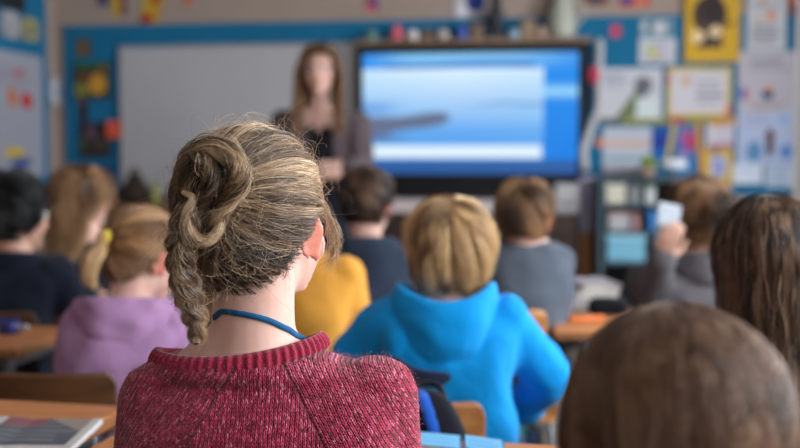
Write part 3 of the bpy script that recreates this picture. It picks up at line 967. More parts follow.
flat_thing("card", "blank white card at the foot of the display right of yellow frames", "card", 733, 164, 762, 184, S(215, 225, 240), [('t', .1, .2, .9, .5, 2, S(190, 205, 225))], off=.03)
flat_thing("card", "pale blue lined card, lowest at the far end of the display", "card", 765, 166, 794, 187, S(190, 205, 225), [('t', .1, .2, .9, .9, 4, S(150, 170, 200)), ('r', .55, 0, .6, 1, S(150, 170, 200))], off=.03)
flat_thing("worksheet", "white sheet with a peach band and a teal line above the shelf unit", "paper", 603, 127, 651, 174, S(198, 203, 215),
           [('r', .05, .28, .95, .42, S(215, 180, 165)), ('t', .05, .5, .95, .6, 2, S(170, 180, 190)), ('r', .08, .62, .95, .72, S(130, 175, 185)), ('r', .0, .88, 1, 1, S(170, 150, 155)), ('t', .1, .06, .9, .2, 2, S(165, 170, 185))])
flat_thing("card", "deep blue card between peach-banded sheet and yellow strips", "card", 652, 128, 671, 162, S(10, 80, 170), [('e', .4, .4, .35, .2, S(20, 50, 150)), ('r', .3, .6, .7, 1, S(0, 110, 180))])
flat_thing("paper_strip", "long narrow yellow strip lying across between two rows of sheets", "paper strip", 622, 118, 738, 124, S(150, 150, 80), [('r', .4, 0, .55, 1, S(180, 60, 90)), ('r', .8, 0, 1, 1, S(200, 150, 70))], off=.03)
flat_thing("drawing", "purple and pink drawing framed between two slanting yellow strips", "drawing", 676, 126, 698, 176, S(85, 120, 180),
           [('e', .55, .25, .35, .15, S(190, 70, 130)), ('e', .4, .45, .3, .15, S(120, 90, 170)), ('e', .7, .38, .2, .1, S(200, 60, 80)), ('r', .1, .7, .9, 1, S(20, 120, 180)), ('e', .3, .6, .2, .1, S(150, 150, 190))])
flat_thing("paper_strip", "slanting yellow strip at the side of purple drawing nearer the screen", "paper strip", 668, 122, 673, 168, S(200, 185, 120), [], off=.032, rot=-9)
flat_thing("paper_strip", "slanting yellow-orange strip on the side of purple drawing away from screen", "paper strip", 698, 122, 703, 178, S(215, 160, 70), [], off=.032, rot=6)
flat_thing("card", "white card with orange top edge pinned over yellow frame", "card", 706, 122, 734, 148, S(205, 200, 212), [('r', .1, 0, .8, .15, OR), ('r', .1, .8, 1, 1, S(190, 140, 150))], off=.03)
flat_thing("drawing", "small pale drawing inside a thick golden-yellow frame", "drawing", 704, 149, 733, 184, S(190, 195, 220), [('f', 0, 0, 1, 1, .2, S(212, 172, 60)), ('e', .5, .5, .18, .25, S(150, 150, 205)), ('r', .3, 0, .45, .2, S(120, 80, 70))], off=.026)
flat_thing("paper_flower", "small round crimson paper flower alone on the blue backing", "decoration", 611, 25, 621, 37, PK, [('e', .5, .5, .2, .2, S(235, 90, 120))], n=20)
flat_thing("card", "small orange card sticking out beside the peach-banded sheet", "card", 596, 138, 604, 147, OR, [], n=10)
flat_thing("drawing", "small red and blue drawing on the beige strip near the white jug", "drawing", 619, -4, 650, 7, S(200, 90, 70), [('e', .25, .4, .2, .4, S(50, 60, 140)), ('e', .7, .5, .15, .3, S(230, 140, 110))], off=.002)
flat_thing("drawing", "small orange-brown drawing on the beige strip above crimson flower", "drawing", 583, -5, 608, 5, S(140, 80, 60), [('e', .5, .5, .3, .4, S(50, 50, 80))], off=.002)
# ---- hangings above the board
flat_thing("paper_figure", "red and yellow paper figure hanging above the whiteboard", "decoration", 143, -6, 161, 25, S(205, 165, 45), [('p', [(.4, 0), (.9, 0), (.6, .35), (.3, .35)], S(170, 25, 35)), ('p', [(.1, .7), (.5, .62), (.7, .85), (.3, 1), (0, 1)], S(165, 20, 40)), ('r', .75, .3, 1, .75, S(200, 150, 60))], off=.004, rot=-14)
flat_thing("paper_figure", "yellow and purple paper pennant hanging near the corner", "decoration", 113, -8, 126, 16, S(200, 155, 40), [('r', .62, 0, 1, 1, S(90, 50, 90))], off=.004)
flat_thing("paper_figure", "small navy paper pennant next to the yellow and purple one", "decoration", 98, -8, 108, 6, S(60, 65, 105), [], off=.004, n=14)
flat_thing("paper_figure", "tiny orange paper shape on the beige strip over the whiteboard", "decoration", 184, -6, 192, 4, S(215, 110, 60), [], off=.004, n=12)
flat_thing("paper_figure", "small red and blue paper bird above the screen's near corner", "decoration", 367, -3, 378, 12, S(170, 60, 90), [('e', .7, .4, .3, .3, S(60, 60, 150)), ('e', .4, .8, .3, .2, S(230, 120, 120))], off=.004, n=24)
flat_thing("picture", "blue and white picture on the beige strip over the shelf of trinkets", "picture", 455, -12, 488, 18, S(200, 195, 200), [('e', .62, .45, .3, .35, S(40, 60, 140)), ('r', .1, .6, .35, .9, S(235, 235, 240))], off=.004)
# ---- left of the whiteboard
flat_thing("picture", "green-edged picture with a golden shape, left of the whiteboard", "picture", 74, 62, 110, 99, S(60, 62, 40), [('r', .0, 0, .9, .18, S(35, 95, 50)), ('e', .65, .6, .25, .28, S(210, 150, 50)), ('e', .2, .75, .2, .2, S(130, 130, 50)), ('e', .3, .4, .2, .15, S(100, 60, 45)), ('e', .8, .2, .15, .12, S(120, 85, 45))], th=.012)
flat_thing("picture", "dark murky picture hung below the green-edged one", "picture", 79, 122, 110, 158, S(42, 40, 40), [('e', .4, .3, .2, .2, S(95, 65, 85)), ('e', .7, .6, .2, .2, S(70, 60, 40)), ('r', 0, .4, .2, .8, S(70, 80, 40))], th=.012)
flat_thing("card", "bright orange-red card overlapping the edge of the whiteboard", "card", 107, 121, 121, 138, S(230, 90, 60), [], off=.05, n=16)
flat_thing("paper_flower", "faded brown paper rosette above the green-edged picture", "decoration", 76, 38, 91, 57, S(90, 85, 60), [('e', .5, .55, .25, .25, S(130, 85, 60))], n=24)
flat_thing("card", "dark string-shaped tag dangling between the two pictures", "card", 79, 100, 88, 121, S(45, 40, 50), [('r', .1, 0, .5, .3, S(120, 60, 50))], n=12)
flat_thing("notice", "small navy notice low on the blue backing near the corner", "paper", 80, 166, 112, 192, S(25, 45, 95), [('r', .0, .7, 1, 1, S(110, 25, 45))])

# whiteboard
wb0, wb1, wz0, wz1 = wall_rect(120, 46, 356, 215, 0, .045)
_, wzt = on_wall(240, 44, .045)
wb = empty("whiteboard", room((wb0 + wb1) / 2, -.022, 0.85), "wide blank grey-white whiteboard on the blue back wall", "whiteboard")
link_mesh("board_surface", *rbox(wb0 + .015, wb1 - .015, -.042, -.022, .86, wzt - .015), MAT['white'], wb, smooth=False)
fr = [rbox(wb0, wb1, -.048, -.0215, .845, .86), rbox(wb0, wb1, -.048, -.0215, wzt - .015, wzt), rbox(wb0, wb0 + .015, -.048, -.0215, .86, wzt - .015), rbox(wb1 - .015, wb1, -.048, -.0215, .86, wzt - .015)]
link_mesh("frame", *merge(fr), MAT['alu'], wb, smooth=False)
link_mesh("pen_tray", *rbox(wb0 + .3, wb1 - .3, -.10, -.049, .845, .855), MAT['alu'], wb, smooth=False)

# left wall board with drawings
def left_panel(name, label, cat, v0, v1, z0, z1, base, ops, off=.022, th=.012, n=60):
    V, Fc, U, Vv = quad_grid((UL + off + th, v0, z0), (UL + off + th, v1, z0), (UL + off + th, v0, z1), n, n)
    C = picture(base, ops, U, Vv); m = len(V); Vb = V.copy(); Vb[:, 0] -= th
    nx = n; idx = lambda i, j: j * (nx + 1) + i
    ring = [idx(i, 0) for i in range(nx)] + [idx(nx, j) for j in range(n)] + [idx(i, n) for i in range(nx, 0, -1)] + [idx(0, j) for j in range(n, 0, -1)]
    F2 = Fc + [tuple(q + m for q in reversed(f)) for f in Fc] + [(ring[(k + 1) % len(ring)], ring[k], ring[k] + m, ring[(k + 1) % len(ring)] + m) for k in range(len(ring))]
    o = link_mesh(name, np.vstack([V, Vb]) @ RR.T + RO, F2, MAT['print'], None, smooth=False, attrs={"print": ("COLOR", np.vstack([C, C]))})
    recenter(o)
    return tag(o, label, cat)
v1_, zA = on_left(41, 57); _, zB = on_left(41, 176)
left_panel("drawing_board", "white board with red and orange drawings on the side wall", "board", v1_ - 1.5, v1_, zB, zA, S(160, 162, 174),
           [('e', .86, .38, .05, .07, S(190, 50, 45)), ('e', .74, .36, .03, .09, S(200, 110, 40)), ('t', .55, .12, .95, .3, 4, S(150, 140, 160)), ('e', .75, .8, .08, .05, S(210, 180, 60)), ('e', .8, .88, .1, .04, S(60, 90, 150)), ('e', .8, .17, .05, .04, S(170, 120, 120))])
va, za = on_left(38, 18); vb, zb = on_left(22, 41)
left_panel("paper_arch", "rounded yellowish paper shape above the board on the side wall", "decoration", vb, va, on_left(30, 41)[1], on_left(30, 18)[1], S(120, 130, 115), [('e', .5, .5, .5, .55, S(165, 160, 110)), ('e', .5, .55, .25, .3, S(120, 125, 100))], n=24)
va, _ = on_left(19, 20); vb, _ = on_left(1, 20)
left_panel("paper_arch", "rounded whitish paper shape above the side board, nearer than the yellowish one", "decoration", vb, va, on_left(10, 38)[1], on_left(10, 11)[1], S(125, 130, 140), [('e', .5, .5, .5, .55, S(170, 170, 175)), ('e', .4, .6, .2, .3, S(150, 150, 155))], n=24)
va, _ = on_left(25, 4); vb, _ = on_left(-14, 4)
left_panel("picture", "dark picture at the top of the side wall over paper arches", "picture", vb, va, on_left(10, 9)[1], on_left(10, 9)[1] + .25, S(22, 28, 38), [], n=10)
# dispenser on the corner post
vd, dz = on_left(54, 106, .03); _, dz2 = on_left(54, 78, .03); a = room(UL + .03, vd, 0)
disp = empty("wall_dispenser", (a[0], a[1], dz), "small rounded white dispenser on the beige strip of wall by the corner", "dispenser")
V, Fc = rbox(UL + .001, UL + .06, vd - .055, vd + .055, dz, dz2, .02); link_mesh("housing", V, Fc, MAT['white'], disp)
V, Fc = rbox(UL + .0605, UL + .064, vd - .03, vd + .03, dz + .05, dz + .13, .0); link_mesh("front_plate", V, Fc, simple("pale_blue_plastic", S(150, 165, 195), .4), disp)

# ================================================================ screen
tu0, _ = on_wall(357, 120, .12); tu1, _ = on_wall(587, 120, .12)
_, tz1 = on_wall(470, 44, .12); _, tz0 = on_wall(470, 201, .12)
tv = empty("interactive_screen", room((tu0 + tu1) / 2, -.08, tz0), "large black-framed display showing a blue seascape slide", "screen")
_, sz0 = on_wall(470, 174, .12); _, sz1 = on_wall(470, 53, .12); su0, _ = on_wall(363, 120, .12); su1, _ = on_wall(578, 120, .12)
link_mesh("back_housing", *rbox(tu0 + .02, tu1 - .02, -.09, -.021, tz0 + .02, tz1 - .02, .01), MAT['black'], tv, smooth=False)
bz = [rbox(tu0, su0, -.13, -.09, tz0, tz1), rbox(su1, tu1, -.13, -.09, tz0, tz1), rbox(su0, su1, -.13, -.09, sz1, tz1), rbox(su0, su1, -.13, -.09, tz0, sz0)]
link_mesh("bezel", *merge(bz), MAT['black'], tv, smooth=False)
V, Fc, U, Vv = quad_grid((su0, -.121, sz0), (su1, -.121, sz0), (su0, -.121, sz1), 220, 124)
Y = 1 - Vv
top_, mid_, low_ = np.array(S(45, 150, 245)), np.array(S(110, 190, 250)), np.array(S(30, 110, 215))
C = np.ones((len(U), 4))
k = np.clip(Y / .5, 0, 1)[:, None]
C[:, :3] = top_ * (1 - k) + mid_ * k
m = Y > .5; k2 = np.clip((Y - .5) / .5, 0, 1)[:, None]
C[m, :3] = (np.array(S(70, 160, 240)) * (1 - k2) + low_ * k2)[m]
# sky with the far coast, the lighter picture panel, the sea and a stony spit running in from the side
def soft(x, e): return 1 / (1 + np.exp(-x / e))
def blend(m, col):
    global C
    C[:, :3] = C[:, :3] * (1 - m[:, None]) + np.asarray(col) * m[:, None]
C[:, :3] = S(28, 142, 240)
blend(soft(.10 - Y, .02) * soft(U - .12, .05) * soft(.86 - U, .08), S(140, 205, 250))
blend(np.exp(-((Y - .095 - .012 * np.sin(U * 8)) / .018) ** 2) * (U > .1) * (U < .8), S(20, 95, 175))
blend(soft(Y - .55, .2) * .4, S(12, 100, 205))
blend(np.exp(-((Y - .32) / .045) ** 2) * (U > .84), S(150, 215, 252))
pan = ((U < .845) & (Y > .125) & (Y < .885)).astype(float)
kk = np.clip((Y - .125) / .62, 0, 1)[:, None]; xx = np.clip(np.abs(U - .45) * 1.3, 0, 1)[:, None]
pc = np.array(S(222, 243, 255)) * (1 - kk) ** 1.3 + np.array(S(96, 172, 244)) * (1 - (1 - kk) ** 1.3)
pc = pc * (1 - xx * .45) + np.array(S(135, 205, 250)) * xx * .45
C[:, :3] = C[:, :3] * (1 - pan[:, None]) + pc * pan[:, None]
blend(pan * np.exp(-((Y - .42 - .008 * np.sin(U * 26)) / .016) ** 2) * soft(U - .55, .04) * .75, S(88, 140, 205))
blend(pan * soft(.17 + .05 * np.sin(Y * 9) - U, .03) * np.exp(-((Y - .45) / .05) ** 2) * .8, S(84, 145, 222))
blend(pan * soft(Y - .60, .03) * .45, S(70, 150, 235))
tex = .5 + .5 * np.sin(U * 130 + np.sin(Y * 110) * 2.4)
q = (Y - .575 + (U - .2) * .22) / (.056 + .10 * np.clip(.25 - U, 0, 1) + .006 * np.sin(U * 27)); r_ = np.maximum(np.abs(q), np.clip((U - .38) / .05, 0, 9))
rk = pan * soft(1 - np.hypot(q, np.clip((U - .36) / .05, 0, 9)), .08)
C[:, :3] = C[:, :3] * (1 - rk[:, None]) + (np.array(S(62, 74, 104)) * (1 - tex[:, None]) + np.array(S(128, 140, 170)) * tex[:, None]) * rk[:, None]
blend(pan * np.exp(-(((U - .08) / .10) ** 2 + ((Y - .70) / .03) ** 2)) * .8, S(88, 100, 140))
blend(soft(Y - .885, .008), S(20, 70, 140)); blend(soft(Y - .885, .008) * tex * .5, S(80, 140, 210))
bar = ((U > .025) & (U < .835) & (Y > .765) & (Y < .87)).astype(float); blend(bar, S(226, 243, 255))
C = np.clip(C, 0, 1)
link_mesh("display_panel", V @ RR.T + RO, Fc, MAT['screen'], tv, smooth=False, attrs={"print": ("COLOR", C)})
# white ribbon and red tag beside the screen
pts = [P(600, 42, 6.72), P(599, 75, 6.72), P(598, 108, 6.72), P(591, 128, 6.64), P(584, 150, 6.60), P(585, 168, 6.60)]
o = tag(link_mesh("cable_hose", *tube(pts, .024, 12, res=40), MAT['white']), "thick white hose hanging beside the large screen", "hose"); recenter(o)
o = tag(link_mesh("tag", *ellipsoid(P(594, 75, 6.66), (.035, .015, .055), RR), simple("red_felt", S(190, 60, 85), .9)), "small red felt tag hanging against the white hose", "tag"); recenter(o)
# shelf above the screen and its trinkets
lz = on_wall(460, 45, .14)[1] + .004; lu0 = on_wall(360, 40, .1)[0]; lu1 = on_wall(592, 40, .1)[0]
sh_ = empty("wall_shelf", room((lu0 + lu1) / 2, -.1, lz), "narrow brown shelf running above the large screen", "shelf")
MAT['shelfw'] = wood('shelf_oak', S(150, 124, 102), S(122, 98, 80), 2)
link_mesh("board", *rbox(lu0, lu1, -.19, -.021, lz, lz + .018, .003), MAT['shelfw'], sh_, smooth=False)
link_mesh("rail", *rbox(lu0, lu1, -.19, -.182, lz + .018, lz + .03), MAT['shelfw'], sh_, smooth=False)
trink = [(372, 11, S(90, 125, 115), 'jar', "small grey-green jar at the near-whiteboard end of the shelf"), (397, 14, S(200, 85, 100), 'jar', "pinkish red jar on the shelf over the screen"),
         (413, 12, S(215, 205, 200), 'ball', "round white ornament beside the pinkish red jar"), (428, 10, S(95, 75, 58), 'box', "little brown box between two pale ornaments on the shelf"), (443, 13, S(180, 165, 155), 'ball', "beige round ornament near the middle of the shelf"),
         (462, 14, S(60, 85, 165), 'jar', "blue jar near the middle of the shelf"), (477, 14, S(110, 90, 75), 'box', "taller brown box right of the blue jar"), (514, 12, S(130, 165, 190), 'ball', "pale blue ball between brown boxes on the shelf"), (528, 16, S(140, 115, 90), 'box', "tan box near the white jug"),
         (542, 12, S(165, 140, 125), 'jar', "buff coloured jar just before the tall jug")]
for px, hpx, col, kind, lab in trink:
    u = on_wall(px, 40, .1)[0]; z = lz + .0182; h = hpx * 1.25 / 165.0
    m_ = simple("trinket_paint", tuple(min(1, c * 1.35) for c in col), .5)
    if kind == 'jar':
        r = .034; prof = [(.001, 0), (r * .85, 0), (r, h * .1), (r, h * .65), (r * .62, h * .8), (r * .7, h * .97), (r * .5, h)]
        th = np.arange(20) * math.pi / 10
        V, Fc = loft([room(u, -.1, z) + np.stack([np.cos(th) * a, np.sin(th) * a, np.full(20, b)], 1) for a, b in prof])
    elif kind == 'ball':
        a1 = ellipsoid(room(u, -.1, z + .042), .037); a2 = tube([room(u, -.1, z + .001), room(u, -.1, z + .006)], .022, 16, caps=False); V, Fc = merge([a1, a2])
    else:
        V, Fc = merge([rbox(u - .04, u + .04, -.13, -.07, z, z + h * .8, .004), rbox(u - .043, u + .043, -.133, -.067, z + h * .8 + .001, z + h, .003)])
    o = tag(link_mesh({'jar': 'jar', 'ball': 'ornament', 'box': 'trinket_box'}[kind], V, Fc, m_), lab, {'jar': 'jar', 'ball': 'ornament', 'box': 'box'}[kind], "trinkets on the shelf over the screen"); recenter(o)
# tall white jug and dark figurine on the shelf
u = on_wall(562, 30, .1)[0]; z = lz + .0182
jug = empty("jug", room(u, -.1, z), "tall pale jug at the end of the shelf over the screen", "jug")
th = np.arange(28) * 2 * math.pi / 28
prof = [(.001, 0), (.07, 0), (.085, .05), (.085, .14), (.06, .21), (.055, .25), (.066, .29), (.05, .288), (.04, .25)]
V, Fc = loft([room(u, -.1, z) + np.stack([np.cos(th) * a, np.sin(th) * a, np.full(28, b)], 1) for a, b in prof]); link_mesh("vessel", V, Fc, simple("cream_glaze", S(175, 178, 165), .4), jug)
link_mesh("handle", *tube([room(u + .055, -.1, z + .24), room(u + .12, -.1, z + .22), room(u + .125, -.1, z + .14), room(u + .086, -.1, z + .09)], .009, 10, res=18), simple("cream_glaze_handle", S(175, 178, 165), .4), jug)
u = on_wall(496, 20, .1)[0]
pr = [ellipsoid(room(u, -.1, z + .15), (.05, .04, .07)), ellipsoid(room(u, -.1, z + .245), (.036, .034, .04)), tube([room(u - .02, -.1, z + .01), room(u - .02, -.1, z + .10)], .018, 10), tube([room(u + .025, -.1, z + .01), room(u + .025, -.1, z + .10)], .018, 10), ellipsoid(room(u, -.1, z + .012), (.06, .045, .012))]
V, Fc, _ = blob(pr, .006, 3)
# keep it beside the ball, on the tan box's far side
o = tag(link_mesh("figurine", V, Fc, simple("dark_resin", S(42, 40, 48), .5)), "dark standing figurine rising above the shelf of trinkets", "figurine"); recenter(o)

# ---- cabinet under the screen
cu0 = on_wall(392, 205, .45)[0]; cu1 = on_wall(576, 205, .45)[0]; cz = on_wall(445, 201, .5)[1]
cab = empty("media_cabinet", room((cu0 + cu1) / 2, -.3, 0), "dark wooden cabinet with a pale top under the large screen", "cabinet")
link_mesh("body", *rbox(cu0, cu1, -.48, -.15, .06, cz - .07), MAT['dwood'], cab, smooth=False)
link_mesh("worktop", *rbox(cu0 - .02, on_wall(500, 205, .5)[0], -.51, -.15, cz - .069, cz, .006), simple("pale_pinkish_laminate", S(205, 190, 188), .4, var=.04), cab, smooth=False)
for k_ in range(3):
    a = cu0 + (cu1 - cu0) / 3 * k_ + .008; b = cu0 + (cu1 - cu0) / 3 * (k_ + 1) - .008
    d_ = link_mesh("door", *rbox(a, b, -.497, -.481, .08, cz - .085, .004), MAT['dwood'], cab, smooth=False)
    link_mesh("handle", *tube([room(b - .05, -.51, .45), room(b - .05, -.51, .58)], .006, 8), MAT['steel'], d_)
link_mesh("plinth", *rbox(cu0 + .02, cu1 - .02, -.46, -.16, 0, .06), MAT['black'], cab, smooth=False)
sb = empty("printer", room(on_wall(567, 195, .4)[0], -.3, cz - .068), "small white box with a dark slot below the screen's corner", "device")
pu0 = on_wall(555, 195, .42)[0]; pu1 = on_wall(579, 195, .42)[0]
ztop = on_wall(567, 184, .42)[1]
link_mesh("casing", *rbox(pu0, pu1, -.42, -.24, cz - .068, ztop, .008), MAT['white'], sb)
link_mesh("front_slot", *rbox(pu0 + .02, pu1 - .02, -.424, -.421, cz - .02, cz - .008), MAT['black'], sb, smooth=False)
# narrow lilac-grey locker between cabinet and shelf unit
lk = empty("locker", room(on_wall(590, 220, .4)[0], -.2, 0), "narrow lilac-grey locker between the cabinet and the shelf unit", "locker")
l1 = on_wall(599, 200, .55)[0] - .018; l0 = l1 - .09; lzt = on_wall(590, 176, .38)[1]; lzm = on_wall(590, 232, .38)[1]
link_mesh("upper_body", *rbox(l0, l1, -.38, -.15, lzm, lzt, .004), simple("lilac_paint", S(140, 136, 160), .5), lk, smooth=False)
link_mesh("lower_body", *rbox(l0, l1, -.38, -.15, 0, lzm - .001, .004), simple("ochre_panel", S(140, 92, 50), .6), lk, smooth=False)
link_mesh("handle", *tube([room(l0 + .02, -.388, lzm + .12), room(l0 + .02, -.388, lzm + .2)], .005, 8), MAT['steel'], lk)

# ---- teal shelf unit with boxes
s0 = on_wall(599, 200, .55)[0]; s1 = on_wall(694, 200, .55)[0]; szt = on_wall(630, 178, .55)[1]
su = empty("shelf_unit", room((s0 + s1) / 2, -.35, 0), "teal-grey open shelf unit under the display of sheets", "shelf unit")
pt = [rbox(s0, s0 + .03, -.55, -.1, 0, szt - .02), rbox(s1 - .03, s1, -.55, -.1, 0, szt - .02)]
for q in pt: link_mesh("side_panel", *q, MAT['teal'], su, smooth=False)
link_mesh("back_panel", *rbox(s0 + .03, s1 - .03, -.115, -.1, 0, szt - .02), MAT['dsteel'], su, smooth=False)
shz = [szt - .02] + [on_wall(630, y_, .55)[1] for y_ in (204, 231, 262)] + [.06]
link_mesh("top_board", *rbox(s0 - .01, s1 + .01, -.56, -.09, szt - .02, szt), MAT['teal'], su, smooth=False)
for z_ in shz[1:]: link_mesh("shelf_board", *rbox(s0 + .03, s1 - .03, -.545, -.116, z_ - .018, z_), MAT['teal'], su, smooth=False)
def shelf_box(name, lab, px0, px1, ztop_px, z, col, col2, off=.53, dep=.25, lid=True):
    a = on_wall(px0, 200, off)[0]; b = on_wall(px1, 200, off)[0]; h = on_wall(630, ztop_px, off)[1] - z
    r_ = empty(name, room((a + b) / 2, -off + dep / 2, z), lab, "box", "boxes in the teal shelf unit")
    link_mesh("container", *rbox(a, b, -off, -off + dep, z + .001, z + h * (.8 if lid else 1), .006), simple("box_card", col, .6), r_, smooth=False)
    if lid: link_mesh("lid", *rbox(a - .004, b + .004, -off - .004, -off + dep + .004, z + h * .8 + .001, z + h, .004), simple("box_lid", col2, .6), r_, smooth=False)
    return r_
shelf_box("storage_box", "cream box on the top shelf of the teal unit", 606, 625, 184, shz[1], S(205, 200, 180), S(220, 215, 200))
shelf_box("storage_box", "grey box on the top shelf of the teal unit beside the cream one", 628, 641, 186, shz[1], S(120, 124, 128), S(130, 134, 140))
shelf_box("storage_box", "slim white carton at the end of the top shelf of the teal unit", 646, 655, 185, shz[1], S(200, 205, 205), S(120, 150, 130))
shelf_box("storage_box", "whitish box with a pink lid on the middle shelf", 609, 629, 213, shz[2], S(175, 175, 178), S(190, 165, 165))
shelf_box("storage_box", "small dusky pink box beside the pink-lidded box", 632, 640, 213, shz[2], S(165, 125, 130), S(150, 110, 115))
shelf_box("storage_box", "large light blue crate on the lower shelf of the teal unit", 608, 646, 235, shz[3], S(120, 180, 205), S(150, 205, 225))
shelf_box("storage_box", "bright blue box partly behind the raised phone", 649, 658, 211, shz[2], S(40, 120, 190), S(60, 140, 205))
# things on top of the shelf unit
z = szt + .001
u = on_wall(649, 165, .4)[0]
pt_ = empty("potted_plant", room(u, -.33, z), "small green succulent in a beige pot on the shelf unit", "plant")
th = np.arange(20) * math.pi / 10
V, Fc = loft([room(u, -.33, z) + np.stack([np.cos(th) * a, np.sin(th) * a, np.full(20, b)], 1) for a, b in ((.03, 0), (.045, .05), (.045, .055), (.036, .05))]); link_mesh("pot", V, Fc, simple("clay_pot", S(185, 150, 125), .8), pt_)
pr = []
for i in range(26):
    a = i * 2.399; e_ = .25 + (i % 5) * .25; d = np.array([math.cos(a) * math.cos(e_), math.sin(a) * math.cos(e_), math.sin(e_)])
    b0 = room(u, -.33, z + .06); pr.append(tube([b0, b0 + d * .04, b0 + d * .055 + np.array([0, 0, .012])], [.010, .014, .004], 8, res=8, flat=.4))
link_mesh("leaves", *merge(pr), simple("succulent_green", S(130, 160, 60), .6), pt_)
u = on_wall(674, 170, .4)[0]
lamp = empty("desk_lamp", room(u, -.33, z), "white-shaded lamp standing on the shelf unit beyond the succulent", "lamp")
V, Fc = loft([room(u, -.33, z) + np.stack([np.cos(th) * a, np.sin(th) * a, np.full(20, b)], 1) for a, b in ((.06, 0), (.06, .008), (.02, .014))]); link_mesh("base", V, Fc, MAT['steel'], lamp)
zz = z + .05; zz2 = on_wall(674, 160, .4)[1]
link_mesh("pole", *tube([room(u, -.33, z + .012), room(u, -.33, zz + .02)], .012, 12), MAT['steel'], lamp)
V, Fc = loft([room(u, -.33, zz) + np.stack([np.cos(th) * a, np.sin(th) * a, np.full(20, b)], 1) for a, b in ((.088, 0), (.066, zz2 - zz), (.062, zz2 - zz), (.083, .003))], closed=True); link_mesh("lamp_shade", V, Fc, simple("white_shade", S(228, 232, 240), .8), lamp)
u = on_wall(640, 172, .4)[0]
o = tag(link_mesh("paper_tray", *merge([rbox(u - .13, u + .0, -.45, -.2, z, z + .006), rbox(u - .13, u - .125, -.45, -.2, z + .006, z + .04), rbox(u - .005, u + .0, -.45, -.2, z + .006, z + .04), rbox(u - .125, u - .005, -.205, -.2, z + .006, z + .04)]), MAT['steel'], None, smooth=False), "shallow grey paper tray on top of the shelf unit", "tray"); recenter(o)

# ---- low cupboard under the whiteboard with a few things
k0 = on_wall(105, 200, .5)[0]; k1 = on_wall(300, 200, .5)[0]; kz = on_wall(150, 206, .5)[1]
lc = empty("low_cupboard", room((k0 + k1) / 2, -.3, 0), "long low brown cupboard standing under the whiteboard", "cupboard")
link_mesh("body", *rbox(k0, k1, -.48, -.12, .05, kz - .025), wood("cupboard_wood", S(135, 98, 68), S(110, 78, 52), 2), lc, smooth=False)
link_mesh("top_board", *rbox(k0 - .015, k1 + .015, -.5, -.105, kz - .024, kz, .003), wood("cupboard_top", S(150, 108, 76), S(125, 88, 60), 2), lc, smooth=False)
for q in range(4):
    a = k0 + (k1 - k0) / 4 * q + .006; b = k0 + (k1 - k0) / 4 * (q + 1) - .006
    d_ = link_mesh("door", *rbox(a, b, -.496, -.481, .07, kz - .035, .003), wood("cupboard_door", S(138, 100, 70), S(112, 80, 54), 2), lc, smooth=False)
    link_mesh("knob", *ellipsoid(room(b - .05, -.51, .5), .014), MAT['steel'], d_)
u = on_wall(135, 195, .3)[0]; z = kz + .001
bk = empty("basket", room(u, -.3, z), "dark brown conical basket on the low cupboard", "basket")
th = np.arange(24) * math.pi / 12
V, Fc = loft([room(u, -.3, z) + np.stack([np.cos(th) * a, np.sin(th) * a, np.full(24, b)], 1) for a, b in ((.07, 0), (.095, .06), (.09, .10), (.05, .15), (.02, .19), (.005, .2))]); link_mesh("container", V, Fc, simple("dark_wicker", S(52, 38, 30), .9, var=.4, scale=60, bump=1), bk)
link_mesh("handle", *tube([room(u - .05, -.3, z + .15), room(u, -.3, z + .235), room(u + .05, -.3, z + .15)], .007, 8, res=14), simple("dark_wicker_handle", S(60, 42, 32), .9), bk)
u = on_wall(155, 195, .3)[0]
V, Fc = merge([loft([room(u, -.3, z) + np.stack([np.cos(th) * a, np.sin(th) * a, np.full(24, b)], 1) for a, b in ((.028, 0), (.03, .005), (.028, .09), (.012, .12), (.012, .15), (.001, .151))])])
o = tag(link_mesh("bottle", V, Fc, simple("yellow_green_plastic", S(150, 150, 75), .4)), "small yellow-green bottle beside the dark conical basket", "bottle"); recenter(o)
u = on_wall(108, 198, .3)[0]
o = tag(link_mesh("storage_box", *merge([rbox(u - .06, u + .05, -.38, -.22, z, z + .05, .005), rbox(u - .064, u + .054, -.384, -.216, z + .051, z + .07, .004)]), simple("dark_red_card", S(110, 35, 45), .7), None, smooth=False), "low dark red box at the corner end of the cupboard", "box"); recenter(o)

